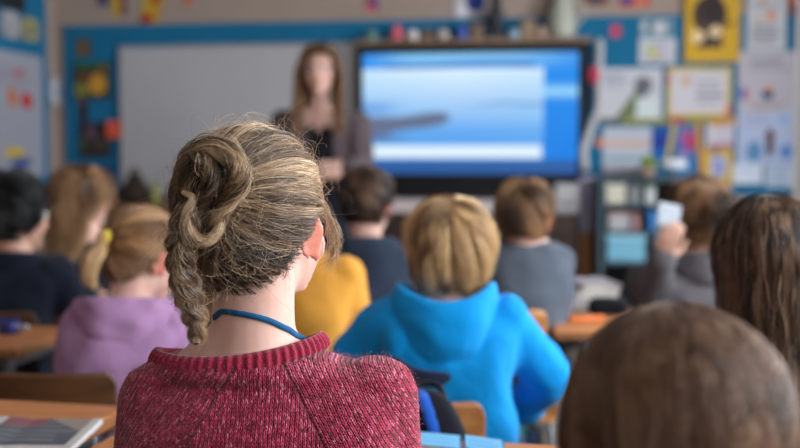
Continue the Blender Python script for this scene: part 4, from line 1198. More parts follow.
# ================================================================ desks and chairs
def desk(label, c, w, d, z=.68, yaw=YAW, mat=None, tray=True, group="pupils' desks", inset=.05):
    r = empty("school_desk", (c[0], c[1], 0), label, "desk", group)
    R = Rz(yaw); c = np.array([c[0], c[1], 0.0])
    B = lambda cc, s, bev=0: (box(np.array([0, 0, 0]), s, None, bev)[0] @ R.T + c + R @ np.array(cc, float), box((0, 0, 0), s, None, bev)[1])
    link_mesh("tabletop", *B((0, 0, z - .011), (w, d, .022), .004), mat or MAT['desk'], r, smooth=False)
    link_mesh("edge_band", *merge([B((0, -d / 2 - .0015, z - .012), (w - .012, .003, .018)), B((0, d / 2 + .0015, z - .012), (w - .012, .003, .018)), B((-w / 2 - .0015, 0, z - .012), (.003, d - .012, .018)), B((w / 2 + .0015, 0, z - .012), (.003, d - .012, .018))]), MAT['edge'], r, smooth=False)
    for sx in (-1, 1):
        for sy in (-1, 1):
            x, y = sx * (w / 2 - inset), sy * (d / 2 - .05)
            lg = link_mesh("leg", *tube([c + R @ np.array([x, y, .012]), c + R @ np.array([x, y, z - .024])], .014, 12), MAT['steel'], r)
            link_mesh("foot_cap", *tube([c + R @ np.array([x, y, .006]), c + R @ np.array([x, y, .016])], .018, 12, caps=False), MAT['black'], lg)
    link_mesh("frame", *merge([B((0, s * (d / 2 - .05), z - .04), (w - .13, .02, .028)) for s in (-1, 1)] + [B((s * (w / 2 - inset), 0, z - .04), (.02, d - .13, .028)) for s in (-1, 1)]), MAT['steel'], r, smooth=False)
    if tray:
        link_mesh("book_tray", *merge([B((0, .0, z - .14), (w - .16, d - .14, .008)), B((0, d / 2 - .075, z - .105), (w - .16, .006, .062))] ), MAT['dsteel'], r, smooth=False)
    return r
def chair(label, c, yaw=0, bw=.30, top=.69, mat=None, bh=.16, seat=.415, group="pupils' chairs", back_off=-.185, tilt=.02):
    mat = mat or MAT['ply']
    r = empty("school_chair", (c[0], c[1], 0), label, "chair", group)
    R = Rz(yaw); c3 = np.array([c[0], c[1], 0.0]); G = lambda p: np.asarray(p, float) @ R.T + c3
    # seat: gently dished rounded plywood
    n = 20; xs = np.linspace(-1, 1, n); V = []; 
    for y in xs:
        for x in xs:
            k_ = math.sqrt(max(0, 1 - .25 * y * y)); k2 = math.sqrt(max(0, 1 - .25 * x * x))
            V.append((x * .18 * k_, y * .18 * k2 + .0, seat - .012 * (1 - x * x) * (y < .6) * 0 - (.012 if y > .85 else 0)))
    V = np.array(V); m = len(V); Vb = V - np.array([0, 0, .011])
    Fc = [(j * n + i, j * n + i + 1, (j + 1) * n + i + 1, (j + 1) * n + i) for j in range(n - 1) for i in range(n - 1)]
    ring = list(range(n - 1)) + [j * n + n - 1 for j in range(n - 1)] + [n * n - 1 - i for i in range(n - 1)] + [(n - 1 - j) * n for j in range(n - 1)]
    F2 = Fc + [tuple(q + m for q in reversed(f)) for f in Fc] + [(ring[k_], ring[k_] + m, ring[(k_ + 1) % len(ring)] + m, ring[(k_ + 1) % len(ring)]) for k_ in range(len(ring))]
    link_mesh("seat", G(np.vstack([V, Vb])), F2, mat, r, smooth=False)
    # backrest: bent plywood with rounded corners
    nx, ny = 28, 14; rows = []
    for layer in (0, 1):
        for j in range(ny + 1):
            for i in range(nx + 1):
                x = (i / nx * 2 - 1); z = (j / ny * 2 - 1)
                cr = .35; ex = x; ez = z
                if abs(x) > 1 - cr * bh / bw:
                    q = (abs(x) - (1 - cr * bh / bw)) / (cr * bh / bw); ez = z * (1 - cr * (1 - math.sqrt(max(0, 1 - q * q))))
                y = back_off - .022 * (1 - x * x) - tilt * z * .5 + (.009 if layer else 0)
                rows.append((ex * bw / 2, y, top - bh / 2 + ez * bh / 2))
    V = np.array(rows); m = (nx + 1) * (ny + 1)
    Fc = [(j * (nx + 1) + i, j * (nx + 1) + i + 1, (j + 1) * (nx + 1) + i + 1, (j + 1) * (nx + 1) + i) for j in range(ny) for i in range(nx)]
    idx = lambda i, j: j * (nx + 1) + i
    ring = [idx(i, 0) for i in range(nx)] + [idx(nx, j) for j in range(ny)] + [idx(i, ny) for i in range(nx, 0, -1)] + [idx(0, j) for j in range(ny, 0, -1)]
    F2 = Fc + [tuple(q + m for q in reversed(f)) for f in Fc] + [(ring[(k_ + 1) % len(ring)], ring[k_], ring[k_] + m, ring[(k_ + 1) % len(ring)] + m) for k_ in range(len(ring))]
    bk_ = link_mesh("backrest", G(V), F2, mat, r)
    for s in (-1, 1):
        link_mesh("back_post", *tube(G([(s * (bw / 2 - .025), back_off + .02, seat - .03), (s * (bw / 2 - .025), back_off + .014, top - bh * .9), (s * (bw / 2 - .025), back_off + .014, top - .02)]), .0085, 10, res=14), MAT['steel'], r)
        for zz_ in (top - .035, top - bh + .03):
            link_mesh("rivet", *ellipsoid(G([(s * (bw / 2 - .025), back_off - .004, zz_)])[0], (.006, .003, .006)), MAT['steel'], bk_)
        link_mesh("leg", *tube(G([(s * .15, .15, seat - .02), (s * .17, .19, .01)]), .0095, 10), MAT['steel'], r)
        link_mesh("leg", *tube(G([(s * .14, -.15, seat - .02), (s * .17, -.21, .01)]), .0095, 10), MAT['steel'], r)
    link_mesh("seat_frame", *merge([tube(G([(-.15, y, seat - .024), (.15, y, seat - .024)]), .0085, 10) for y in (-.15, .15)] + [tube(G([(x, -.15, seat - .024), (x, .15, seat - .024)]), .0085, 10) for x in (-.15, .15)]), MAT['steel'], r)
    return r
# placement of furniture: pixel edges turned into ground positions once, sizes are real
def rot(c, yaw, dx, dy): return (c[0] + math.cos(yaw) * dx - math.sin(yaw) * dy, c[1] + math.sin(yaw) * dx + math.cos(yaw) * dy)

# ---- main girl
MX, MY = -.168, 1.385
elb = [np.array([-.314, 1.38, .715]), np.array([-.022, 1.38, .715])]
wri = [np.array([-.29, 1.57, .768]), np.array([-.05, 1.57, .768])]
MAIN_HY = -math.radians(27)
mknit, nt, b = new_mat("marled_maroon_knit")
L = nt.links.new
def M_(op, a, b_=None, c_=None):
    n = nt.nodes.new("ShaderNodeMath"); n.operation = op
    for i, v in enumerate((a, b_, c_)):
        if v is None: continue
        if isinstance(v, (int, float)): n.inputs[i].default_value = v
        else: L(v, n.inputs[i])
    return n.outputs[0]
tc = N(nt, "ShaderNodeTexCoord"); sp = N(nt, "ShaderNodeSeparateXYZ"); 
wob = N(nt, "ShaderNodeTexNoise"); wob.inputs["Scale"].default_value = 45; L(tc.outputs["Object"], wob.inputs[0])
vm = N(nt, "ShaderNodeVectorMath", operation="MULTIPLY_ADD"); L(wob.outputs["Color"], vm.inputs[0]); vm.inputs[1].default_value = (.0035, .0035, .0035); L(tc.outputs["Object"], vm.inputs[2])
L(vm.outputs[0], sp.inputs[0]); X_, Z_ = sp.outputs[0], sp.outputs[2]
ax = M_("ABSOLUTE", X_)
s_seam = M_("SUBTRACT", M_("SUBTRACT", ax, .028), M_("MULTIPLY", M_("SUBTRACT", .895, Z_), .59))
sl = M_("GREATER_THAN", s_seam, 0.0)
u_s = M_("ADD", M_("MULTIPLY", ax, .86), M_("MULTIPLY", Z_, .51)); v_s = M_("SUBTRACT", M_("MULTIPLY", ax, .51), M_("MULTIPLY", Z_, .86))
def mixf(f, a, b_): return M_("ADD", M_("MULTIPLY", a, M_("SUBTRACT", 1.0, f)), M_("MULTIPLY", b_, f))
cu = M_("DIVIDE", mixf(sl, X_, u_s), .0050); cv = M_("DIVIDE", mixf(sl, Z_, v_s), .0044)
fr_c = M_("FRACT", cu); hh = M_("MULTIPLY", M_("ABSOLUTE", M_("SUBTRACT", fr_c, .5)), 2.0)
vv = M_("ADD", cv, M_("MULTIPLY", hh, .7)); wv = M_("SINE", M_("MULTIPLY", vv, 6.283))
colp = M_("ABSOLUTE", M_("SINE", M_("MULTIPLY", cu, 3.1416)))
legs = M_("ABSOLUTE", M_("SINE", M_("MULTIPLY", cu, 6.2832)))
height = M_("ADD", M_("MULTIPLY", M_("ADD", M_("MULTIPLY", wv, .3), .5), legs), M_("MULTIPLY", colp, .7))
seam = M_("SUBTRACT", 1.0, M_("MINIMUM", M_("DIVIDE", M_("ABSOLUTE", s_seam), .0032), 1.0))
height = M_("SUBTRACT", height, M_("MULTIPLY", seam, 1.6))
cmb = N(nt, "ShaderNodeCombineXYZ"); L(M_("FLOOR", M_("MULTIPLY", cu, 2.0)), cmb.inputs[0]); L(M_("FLOOR", M_("MULTIPLY", vv, 1.0)), cmb.inputs[1]); L(sl, cmb.inputs[2])
wn = N(nt, "ShaderNodeTexWhiteNoise"); L(cmb.outputs[0], wn.inputs[0])
fn = N(nt, "ShaderNodeTexNoise"); fn.inputs["Scale"].default_value = 520; fn.inputs["Detail"].default_value = 2; L(tc.outputs["Object"], fn.inputs[0])
mixn = M_("ADD", M_("MULTIPLY", wn.outputs[0], .58), M_("MULTIPLY", fn.outputs[0], .5))
rk = ramp(nt, [(.18, S(92, 10, 32)), (.45, S(152, 22, 56)), (.70, S(182, 44, 82)), (.82, S(204, 104, 130)), (.97, S(232, 180, 192))])
L(mixn, rk.inputs[0])
dk = N(nt, "ShaderNodeMix", data_type="RGBA", blend_type="MULTIPLY"); dk.inputs["Factor"].default_value = 1.0
gray = ramp(nt, [(0, (.45, .38, .40)), (.75, (1, 1, 1))]); L(M_("MULTIPLY", height, .8), gray.inputs[0])
L(rk.outputs[0], dk.inputs["A"]); L(gray.outputs[0], dk.inputs["B"]); L(dk.outputs["Result"], b.inputs["Base Color"])
bp = N(nt, "ShaderNodeBump"); bp.inputs["Strength"].default_value = .9; bp.inputs["Distance"].default_value = .0022; L(height, bp.inputs["Height"]); L(bp.outputs[0], b.inputs["Normal"])
b.inputs["Roughness"].default_value = .95; b.inputs["Specular IOR Level"].default_value = .15; b.inputs["Sheen Weight"].default_value = .35

main = figure("girl in a marled maroon sweater with a looped bun and braid, sitting nearest the middle", MAT['skin'], P(262, 225, 1.40), .99, MAIN_HY, math.radians(-5), 0,
              sh=(MX, MY, .860), sw=.183, hip=(MX, 1.36, .53), elb=elb, wri=wri, top=mknit, top_name="sweater", voxel=.0045, cvoxel=.005, fold=.0025, neck_r=.0515, nape=(-.186, MY + .0, .885),
              brow=MAT['brow'], arm_r=(.047, .040, .034, .026), cloth=.012,
              extra=[(-.19, 1.39, .888, .098, .062), (-.192, 1.39, .906, .074, .056), (-.19, 1.388, .925, .057, .053)],
              extra_c=[(-.180, 1.388, .872, .150, .082), (-.196, 1.39, .884, .124, .080), (-.203, 1.392, .892, .108, .074)])
T = main['T']; Rh = main['Rh']; hc0 = T(np.zeros(3))
Tinv = lambda p: (np.asarray(p) - hc0) @ Rh
LP = lambda px, py, d: Tinv(P(px, py, d))
# collar: ribbed band round the neckline
cc = np.array([-.203, 1.392, .8965]); nth = 660; th = np.arange(nth) * 2 * math.pi / nth
prof = [(.0, -.012), (.0035, -.006), (.0048, .002), (.0045, .010), (.002, .0165), (-.002, .0165), (-.004, .010), (-.004, -.008)]
rings = []
for i, a in enumerate(th):
    rib = .0015 * math.sin(a * 58)
    ra, rb = .108, .073
    c0 = cc + np.array([ra * math.cos(a), rb * math.sin(a), .010 * math.cos(a) + .004 * math.cos(2 * a) - .014 * max(0, math.sin(a)) ])
    dr = unit((math.cos(a) * rb, math.sin(a) * ra, 0))
    rings.append(np.array([c0 + dr * ((p * 1.15 + (rib if p > 0 else 0)) - z_ * .35) + np.array([0, 0, z_ * .72 - .001]) for p, z_ in prof]))
V, Fc = loft(rings, closed=True)
ribm = simple("ribbed_maroon_yarn", S(150, 34, 62), .95, var=.5, scale=500, bump=.8, spec=.15, sheen=.3)
link_mesh("collar", V, Fc, ribm, main['top'])
# lanyard
pts = [P(206, 318, 1.352), P(214, 312.5, 1.338), P(225, 312, 1.336), P(245, 314.5, 1.332), P(268, 320, 1.334), P(285, 326.5, 1.345), P(294, 331, 1.362), P(302, 340, 1.39), P(300, 352, 1.43), (-.16, 1.47, .865), (-.18, 1.475, .86), (-.24, 1.44, .90), P(200, 322, 1.40), P(202, 319, 1.37)]
G = spline(pts, 90)
from mathutils.bvhtree import BVHTree
bm_ = main['body'].data; off_ = ROOT_OFF[main['body'].name]
tree = BVHTree.FromPolygons([tuple(v.co) for v in bm_.vertices], [tuple(p.vertices) for p in bm_.polygons])
for i in range(len(G)):
    h_, n_, _, _ = tree.find_nearest(Vector(G[i] - off_))
    G[i] = np.array(h_) + off_ + np.array(n_) * .0016
T_, A, B = frames(G)
axis = np.array([-.186, 1.39, 0]); rings = []
for i in range(len(G)):
    out = G[i] - axis; out[2] = 0; out = unit(out); upv = np.cross(out, T_[i]); upv = unit(upv) 
    out = unit(np.cross(T_[i], upv))
    w_, h_ = .0011, .0034
    rings.append(np.array([G[i] + out * a + upv * c for a, c in ((w_, h_), (-w_, h_), (-w_, -h_), (w_, -h_))]))
link_mesh("lanyard", *loft(rings), fabric("blue_lanyard_tape", S(22, 84, 128)), main['body'])

# ---- main girl's hair
def main_hair():
    cap = hair_cap(T, 'tied', H_MAIN, main['body'], lift=.0005, tint=.2, front=.011)
    B0 = hsurf(np.array([0.004, -.11, .050]))
    pf = lambda R, ls: pulled(R, B0, 22, sag=.05, lift=.006, nf=26, ridge=.6)
    n = 9000
    R = sample_roots(n, 'tied')
    Q, ct, cid = clump(R, pf, 210, 'tied', .62, .36)
    Q = wavy(Q, .0034, 1.3, .1)
    tt = np.linspace(0, 1, Q.shape[1])
    fa = fan(R, B0)
    streak = .20 * np.sin(fa * 4 + 1.0 + noise(R, 14, 2)) + .12 * np.sin(fa * 9 + 2 * noise(R, 20, 1)) + .34 * np.exp(-((fa + .42) / .13) ** 2) + .16 * np.exp(-((fa - 1.0) / .35) ** 2) - .22 * np.exp(-((fa + 1.3) / .4) ** 2)  # blond streaks, with highlight swaths and lower shading painted into the tint
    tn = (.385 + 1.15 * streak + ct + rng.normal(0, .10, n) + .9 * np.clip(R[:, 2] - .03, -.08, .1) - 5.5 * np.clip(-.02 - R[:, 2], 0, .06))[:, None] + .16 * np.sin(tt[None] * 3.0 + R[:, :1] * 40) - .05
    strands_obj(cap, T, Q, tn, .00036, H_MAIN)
    # long soft frizz lying over the sweep
    R2 = sample_roots(1800, 'tied'); Q2 = pulled(R2, B0, 22, sag=.05, lift=.011, nf=26) + rng.normal(0, .003, (1800, 1, 3))
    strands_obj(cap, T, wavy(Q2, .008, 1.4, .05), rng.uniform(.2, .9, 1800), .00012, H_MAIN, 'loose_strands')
    # raised locks sweeping from brow and temple to the tie
    Ls, Lt, cores = [], [], []
    for i in range(70):
        a = rng.normal(size=3); 
        p0 = sample_roots(1, 'tied')
        if p0[0, 2] < -.03 and rng.random() < .5: continue
        g = pulled(p0, B0, 14, sag=.06 * rng.normal(), lift=.006 + .003 * rng.random(), nf=20)[0]
        q, c, ph = bundle(g, [.002, .004, .0045, .0035, .002], 60, twist=rng.uniform(-.5, .5), k=22, core=False)
        Ls.append(q); Lt.append(np.full(60, rng.choice([.2, .35, .55, .78])) + rng.normal(0, .1, 60))
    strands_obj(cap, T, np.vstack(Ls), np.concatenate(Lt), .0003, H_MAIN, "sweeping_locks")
    # frizz standing off the crown
    n = 2000; R = sample_roots(n, 'tied'); R = R[(R[:, 1] < .09)]; n = len(R)
    k = 12; t = np.linspace(0, 1, k)[None, :, None]
    nr = unit_rows((R - HC) / HR ** 2)[:, None, :]; tg = unit_rows((B0 - R) + rng.normal(0, .09, (n, 3)))[:, None, :]
    ln = rng.uniform(.015, .055, (n, 1, 1))
    Q = hsurf(R, .006)[:, None, :] + tg * ln * t + nr * ln * (.55 * np.sin(t * 2.2) * rng.uniform(.1, 1, (n, 1, 1))) 
    Q = wavy(Q, .0032, 1.0, 0)
    strands_obj(cap, T, Q, rng.uniform(.5, 1, n), .00013, H_MAIN, "flyaway_hair")
    # loose tendrils before the ear
    Ls = []
    for i in range(110):
        j = rng.normal(0, 1, 4)
        g = [LP(312 + 4 * j[0], 196 + 5 * j[1], 1.42), LP(326 + 3 * j[0], 212 + 4 * j[1], 1.425), LP(334 + 4 * j[2], 232 + 4 * j[0], 1.425), LP(335 + 4 * j[3], 250 + 4 * j[1], 1.425), LP(328 + 5 * j[0], 268 + 7 * j[2], 1.425)]
        Ls.append(spline(g, 20))
    strands_obj(cap, T, wavy(np.array(Ls), .003, 1.5), rng.uniform(.45, .95, len(Ls)), .00018, H_MAIN, "tendrils")
    # nape wisps
    Ls = []
    for i in range(1100):
        j = rng.normal(0, 1, 4); x = rng.uniform(208, 292)
        y0 = 272 + (x - 212) * -.30 + 7 * j[1]
        g = [LP(x, y0 - 18, 1.315 + .0004 * abs(x - 250)), LP(x - 3 + 4 * j[0], y0 + 8, 1.325 + .0004 * abs(x - 250)), LP(x - 6 + 6 * j[2], y0 + 22 + 5 * j[3], 1.338 + .0006 * abs(x - 250))]
        Ls.append(spline(g, 14))
    strands_obj(cap, T, wavy(np.array(Ls), .0022, .8, 0), rng.uniform(.1, .6, len(Ls)), .00016, H_MAIN, "nape_wisps")

    # bun: locks coiled round the tie, golden highlights and inner shade put into tint
    bun_core, bs, bt = [], [], []
    def lock(g, rad, n, tint, twist=1.0, jit=.15, k=44, var=.1, spl=None):
        q, c, ph = bundle([LP(*p) for p in g], rad, n, twist, k, jit)
        q = wavy(q, .0022, 2.5, .02)
        bs.append(q); bun_core.append(c)
        base = tint + var * rng.normal(0, 1, n) + (.22 * np.sin(ph * 3) if spl is None else spl * np.sin(ph * 2))
        bt.append(base[:, None] + .12 * np.sin(np.linspace(0, 9, k))[None])
    lock([(238, 188, 1.325), (241, 170, 1.30), (228, 154, 1.288), (209, 150, 1.283), (193, 159, 1.283), (187, 178, 1.287), (190, 198, 1.29), (200, 210, 1.30)], [.008, .012, .015, .0155, .015, .014, .011, .008], 900, .46, .5, .3)
    lock([(232, 192, 1.315), (215, 195, 1.298), (203, 187, 1.285), (201, 174, 1.28), (212, 167, 1.28), (222, 172, 1.285)], [.010, .013, .013, .012, .011, .009], 600, .14, .7, .3)
    lock([(203, 148, 1.277), (219, 152, 1.266), (232, 159, 1.262), (239, 170, 1.262), (238, 184, 1.266), (230, 198, 1.268), (222, 211, 1.272), (216, 225, 1.28), (212, 240, 1.292)], [.004, .007, .009, .0095, .0095, .009, .008, .007, .005], 620, .60, 1.5, .3, spl=.25)
    lock([(190, 154, 1.268), (203, 160, 1.262), (210, 175, 1.262), (206, 192, 1.268), (197, 204, 1.275)], [.005, .008, .0085, .008, .005], 380, .24, 1.0, .35)
    lock([(182, 192, 1.276), (192, 198, 1.270), (187, 212, 1.268), (187, 227, 1.268), (195, 238, 1.27), (208, 240, 1.271), (217, 231, 1.273), (219, 218, 1.273), (212, 210, 1.273)], [.003, .005, .0055, .0055, .0055, .0055, .005, .004, .002], 300, .84, .7, .3, var=.14, spl=.15)
    lock([(228, 200, 1.305), (230, 222, 1.304), (225, 248, 1.306), (215, 272, 1.316)], [.008, .011, .011, .005], 360, .24, .5, .35)
    lock([(208, 205, 1.295), (204, 225, 1.292), (206, 250, 1.294), (212, 274, 1.31)], [.010, .015, .013, .006], 460, .2, .6, .35)
    lock([(180, 170, 1.294), (177, 190, 1.29), (180, 212, 1.287), (186, 232, 1.287)], [.005, .008, .009, .008], 300, .26, .9, .35)
    # frizz round the bun
    allb = np.vstack(bs); jj = rng.integers(0, len(allb), 900); q = allb[jj][:, 6:30, :]
    ctr = LP(212, 185, 1.29); fz_ = q + unit_rows((q - ctr).reshape(-1, 3)).reshape(q.shape) * (np.abs(rng.normal(0, .004, (900, 1, 1))) * np.sin(np.linspace(0, 3.14, 24))[None, :, None])
    fz_ = wavy(fz_, .004, 1.2, 0)
    V, Fc = merge(bun_core)
    bun = link_mesh("bun", T(V), Fc, H_MAIN, main['body'], attrs={"tint": ("FLOAT", np.full(len(V), .14))})
    K = 44
    strands_obj(bun, T, np.vstack(bs), np.vstack(bt), .00026, H_MAIN, "bun_strands")
    strands_obj(bun, T, fz_, rng.uniform(.35, .95, 900), .00013, H_MAIN, "bun_frizz")
    # braid
    g = [LP(*p) for p in [(190, 205, 1.282), (185, 222, 1.278), (180, 245, 1.276), (179, 265, 1.278), (184, 288, 1.285), (191, 308, 1.292), (196, 325, 1.297), (196, 343, 1.300)]]
    Q, cores, lk = braid(g, .0088, .0088, .0068, .070, 330, 110)
    Q = wavy(Q, .0012, 5, 0)
    V, Fc = merge(cores)
    br = link_mesh("braid", T(V), Fc, H_MAIN, main['body'], attrs={"tint": ("FLOAT", np.full(len(V), .12))})
    m = len(Q); t = np.linspace(0, 1, 110)
    tn = (.24 + .13 * rng.normal(0, 1, m))[:, None] + .34 * np.clip((t - .35) / .5, 0, 1)[None] + .18 * np.sin(t[None] * 22 + lk[:, None] * 2.1)
    strands_obj(br, T, Q, tn, .0003, H_MAIN, "braid_strands")
    j = rng.integers(0, m, 500); q = Q[j]; off = rng.normal(0, .004, (500, 1, 3)) * np.abs(np.sin(t * 30))[None, :, None]
    strands_obj(br, T, wavy(q + off, .003, 3, 0), rng.uniform(.4, .9, 500), .00013, H_MAIN, "braid_wisps")
main_hair()

# wool fuzz on the sweater
me = main['top'].data
co = np.empty(len(me.vertices) * 3); me.vertices.foreach_get("co", co); co = co.reshape(-1, 3)
no = np.empty(len(me.vertices) * 3); me.vertices.foreach_get("normal", no); no = no.reshape(-1, 3)
w_ = co + ROOT_OFF[main['top'].name]
ok = np.where((w_[:, 2] > .70) & (w_[:, 1] < 1.45))[0]
pick = rng.choice(ok, 9000); k = 6
t = np.linspace(0, 1, k)[None, :, None]; d = unit_rows(no[pick] + rng.normal(0, .7, (9000, 3)))[:, None, :]
Q = (w_[pick] + rng.normal(0, .002, (9000, 3)))[:, None, :] + d * t * rng.uniform(.002, .008, (9000, 1, 1)) + rng.normal(0, .0006, (9000, k, 3)) * t
fz = hair_mat("wool_fibre", [(0, S(130, 30, 55)), (.7, S(180, 90, 110)), (1, S(225, 180, 190))])
o = link_curves("wool_fuzz", Q, np.full((9000, k), .00009) * (1.1 - t[0, :, 0])[None], rng.random(9000), fz, main['top']); o["kind"] = "stuff"
# ================================================================ the other people
def cloth(name, c, **k): return fabric(name, c, **k)
YAWR = lambda d: math.radians(d)

# boy in blue hoodie
bl_m = cloth("bright_blue_fleece", S(0, 150, 226), var=.06, fold=.6)
sh = P(450, 309, 2.33); 
blue = figure("child with a blond mop in a bright blue hooded top, arms spread", MAT['skin'], P(449, 251, 2.36), .97, YAWR(-8), YAWR(20), 0, sh=sh, sw=.155, hip=(sh[0] + .0, 2.30, .53),
              elb=[P(354, 356, 2.38), P(550, 378, 2.36)], wri=[P(368, 396, 2.5), P(527, 404, 2.44)], top=bl_m, top_name="hoodie", fold=.009, arm_r=(.050, .044, .038, .028), cloth=.014)
hood(blue, P(444, 301, 2.33), bl_m, r=(.058, .085, .108, .122, .118, .092), z=(-.035, .004, .006, -.045, -.11, -.165), ang=125, fold=.008, side_up=.042)
pts = spline([P(396, 360, 2.21), P(403, 370, 2.195), P(420, 377, 2.185), P(438, 379, 2.185), P(450, 376, 2.20)], 24)
link_mesh('hood_band', *tube(pts, list(.004 + .012 * np.sin(np.linspace(.1, 3.04, 24)) ** .5), 12), cloth('dark_navy_band', S(24, 34, 58)), blue['top'])  # dark crescent band below the hood
hair_mop(blue['T'], H_BLOND, blue['body'], n=4200, length=.125, lift=.013, tint=.60, rad=.00055, swirl=.5, amp=.006, drop=.030, seeds=80, crown=(.01, -.06, .08))

# grey jumper
gr_m = cloth("slate_grey_jersey", S(84, 92, 104))
sh = P(531, 254, 3.2)
gry = figure("child with light brown hair in a slate grey jumper, seated under the screen", MAT['skin'], P(526, 216, 3.2), .92, YAWR(-32), YAWR(6), 0, sh=sh, sw=.132, byaw=YAWR(8), hip=(sh[0] - .03, 3.17, .53),
             elb=[P(493, 305, 3.18), P(556, 278, 3.2)], wri=[P(500, 306, 3.36), P(540, 272, 3.38)], top=gr_m, top_name="jumper", fold=.005)
hair_mop(gry['T'], H_LBROWN, gry['body'], n=3000, length=.08, lift=.009, tint=.5, rad=.0006, amp=.004, drop=-.008, seeds=70)

# dark navy hoodie
nv_m = cloth("navy_sweat", S(46, 56, 74))
sh = P(366, 252, 3.3)
nav = figure("child with short dark brown hair in a navy hooded top near the teacher", MAT['skin'], P(368, 202, 3.3), .90, YAWR(-30), YAWR(4), 0, sh=sh, sw=.135, hip=(sh[0], 3.27, .53),
             elb=[P(328, 298, 3.3), P(402, 300, 3.3)], top=nv_m, top_name="hoodie", fold=.005)
hood(nav, P(367, 243, 3.3), nv_m, r=(.052, .075, .095, .10, .09), z=(-.005, .022, 0, -.05, -.09), ang=150, fold=.004)
hair_mop(nav['T'], H_DARK, nav['body'], n=3000, length=.06, lift=.008, tint=.42, rad=.0006, amp=.003, drop=-.01, seeds=70)

# mustard jumper, mostly behind the girl
ye_m = cloth("mustard_knit", S(212, 148, 56), var=.08)
sh = P(296, 268, 2.75)
yel = figure("child in a mustard yellow jumper, mostly hidden behind the maroon sweater", MAT['skin'], P(285, 222, 2.76), .95, YAWR(-10), YAWR(5), 0, sh=sh, sw=.165, hip=(sh[0] - .05, 2.66, .53),
             elb=[P(246, 325, 2.75), P(349, 316, 2.76)], wri=[P(250, 345, 2.92), P(318, 342, 2.90)], top=ye_m, top_name="jumper", fold=.006, arm_r=(.052, .046, .04, .03))
hair_mop(yel['T'], H_BROWN, yel['body'], n=2000, length=.08, lift=.010, tint=.45, rad=.0008, seeds=60)

# black haired child far left
bk_m = cloth("dark_navy_jacket", S(20, 26, 42))
sh = P(17, 268, 3.3)
blk = figure("child with thick black hair in a dark navy jacket at the picture's edge", MAT['skin2'], P(15, 213, 3.3), 1.04, YAWR(-38), YAWR(3), 0, sh=sh, sw=.155, hip=(sh[0] - .02, 3.27, .53), reach=.27,
             elb=[P(-35, 302, 3.3), P(66, 296, 3.3)], wri=[P(-20, 303, 3.48), P(84, 294, 3.44)], top=bk_m, top_name="jacket", brow=MAT['black'], fold=.006, arm_r=(.056, .05, .045, .03))
hood(blk, P(18, 257, 3.3), bk_m, r=(.053, .068, .078, .08, .08), z=(-.01, .02, 0, -.03, -.05), ang=150, fold=.003)
hair_mop(blk['T'], H_BLACK, blk['body'], n=3600, length=.085, lift=.012, tint=.4, rad=.0007, amp=.003, drop=.0, seeds=70)

# blond long hair, further back
dk_m = cloth("black_and_grey_jacket", S(30, 30, 36))
sh = P(88, 246, 3.9)
bln = figure("child with long loose blond hair and a black jacket, left below the pictures", MAT['skin'], P(83, 196, 3.9), .95, YAWR(-55), YAWR(5), 0, sh=sh, sw=.14, hip=(sh[0] - .03, 3.88, .53), top=dk_m, top_name="jacket", fold=.005)
hair_long(bln['T'], bln['Rh'], .95, H_LBROWN, bln['body'], n=3600, length=.27, tint=.58, rad=.0008, back_y=-.10, part=False, amp=.022, wid=.09, shoulder=-.2, k=20, lift=.01)
# lavender hoodie with ponytail
lv_m = cloth("lavender_fleece", S(168, 128, 168), var=.1, fold=.5)
sh = P(127, 316, 2.52)
lav = figure("girl with a fair ponytail in a lavender hooded top", MAT['skin'], P(145, 258, 2.55), .98, YAWR(-42), YAWR(16), 0, sh=sh, sw=.138, hip=(sh[0] - .04, 2.50, .53),
             elb=[P(80, 366, 2.52), P(174, 370, 2.52)], wri=[P(90, 372, 2.70), P(170, 372, 2.70)], top=lv_m, top_name="hoodie", fold=.007, arm_r=(.054, .048, .042, .03), cloth=.014)
hood(lav, P(128, 306, 2.52), lv_m, r=(.062, .09, .115, .118, .10), z=(-.01, .030, .005, -.06, -.115), ang=130, fold=.013, nseed=4)
def pony_hair():
    T_ = lav['T']; cap = hair_cap(T_, 'tied', H_LBROWN, lav['body'], lift=.0015, tint=.25, front=.008)
    B0 = hsurf(np.array([0.0, -.108, .022]))
    R = sample_roots(3200, 'tied')
    Q, ct, cid = clump(R, lambda R, ls: pulled(R, B0, 18, sag=.02, lift=.004), 120, 'tied', .4, .25)
    strands_obj(cap, T_, wavy(Q, .001, 1, .1), .5 + ct + rng.normal(0, .08, len(R)), .0007, H_LBROWN)
    h0 = T_(np.zeros(3)); Rr = lav['Rh']; hs = lav['hs']; LQ = lambda *p: (P(*p) - h0) @ Rr / hs
    g = [B0 + np.array([0, .012, 0]), B0 + np.array([0, -.018, .004]), LQ(100, 249, 2.43), LQ(91, 262, 2.41), LQ(89, 278, 2.40), LQ(94, 287, 2.40)]
    q, c, ph = bundle(g, [.009, .010, .014, .017, .014, .005], 900, .2, 26, .2)
    tl = link_mesh("ponytail", T_(c[0]), c[1], H_BLOND, lav['body'], attrs={"tint": ("FLOAT", np.full(len(c[0]), .35))})
    strands_obj(tl, T_, wavy(q, .003, 1.5), .55 + .12 * rng.normal(0, 1, 900), .0006, H_BLOND, "tail_strands")
    th = np.linspace(0, 2 * math.pi, 25)[:-1]; c0 = B0 + np.array([0, -.010, .002])
    pts = np.array([c0 + np.array([.0135 * math.cos(a), 0, .0135 * math.sin(a)]) for a in th])
    rings = []
    for i, a in enumerate(th):
        d = np.array([math.cos(a), 0, math.sin(a)])
        rings.append(np.array([pts[i] + d * .0045 * math.cos(b_) + np.array([0, 1, 0]) * .007 * math.sin(b_) for b_ in np.arange(10) * .6283]))
    V, Fc = loft(rings, closed=True)
    link_mesh("hair_tie", T_(V), Fc, simple("yellow_elastic", S(225, 195, 70), .8), lav['body'])
pony_hair()

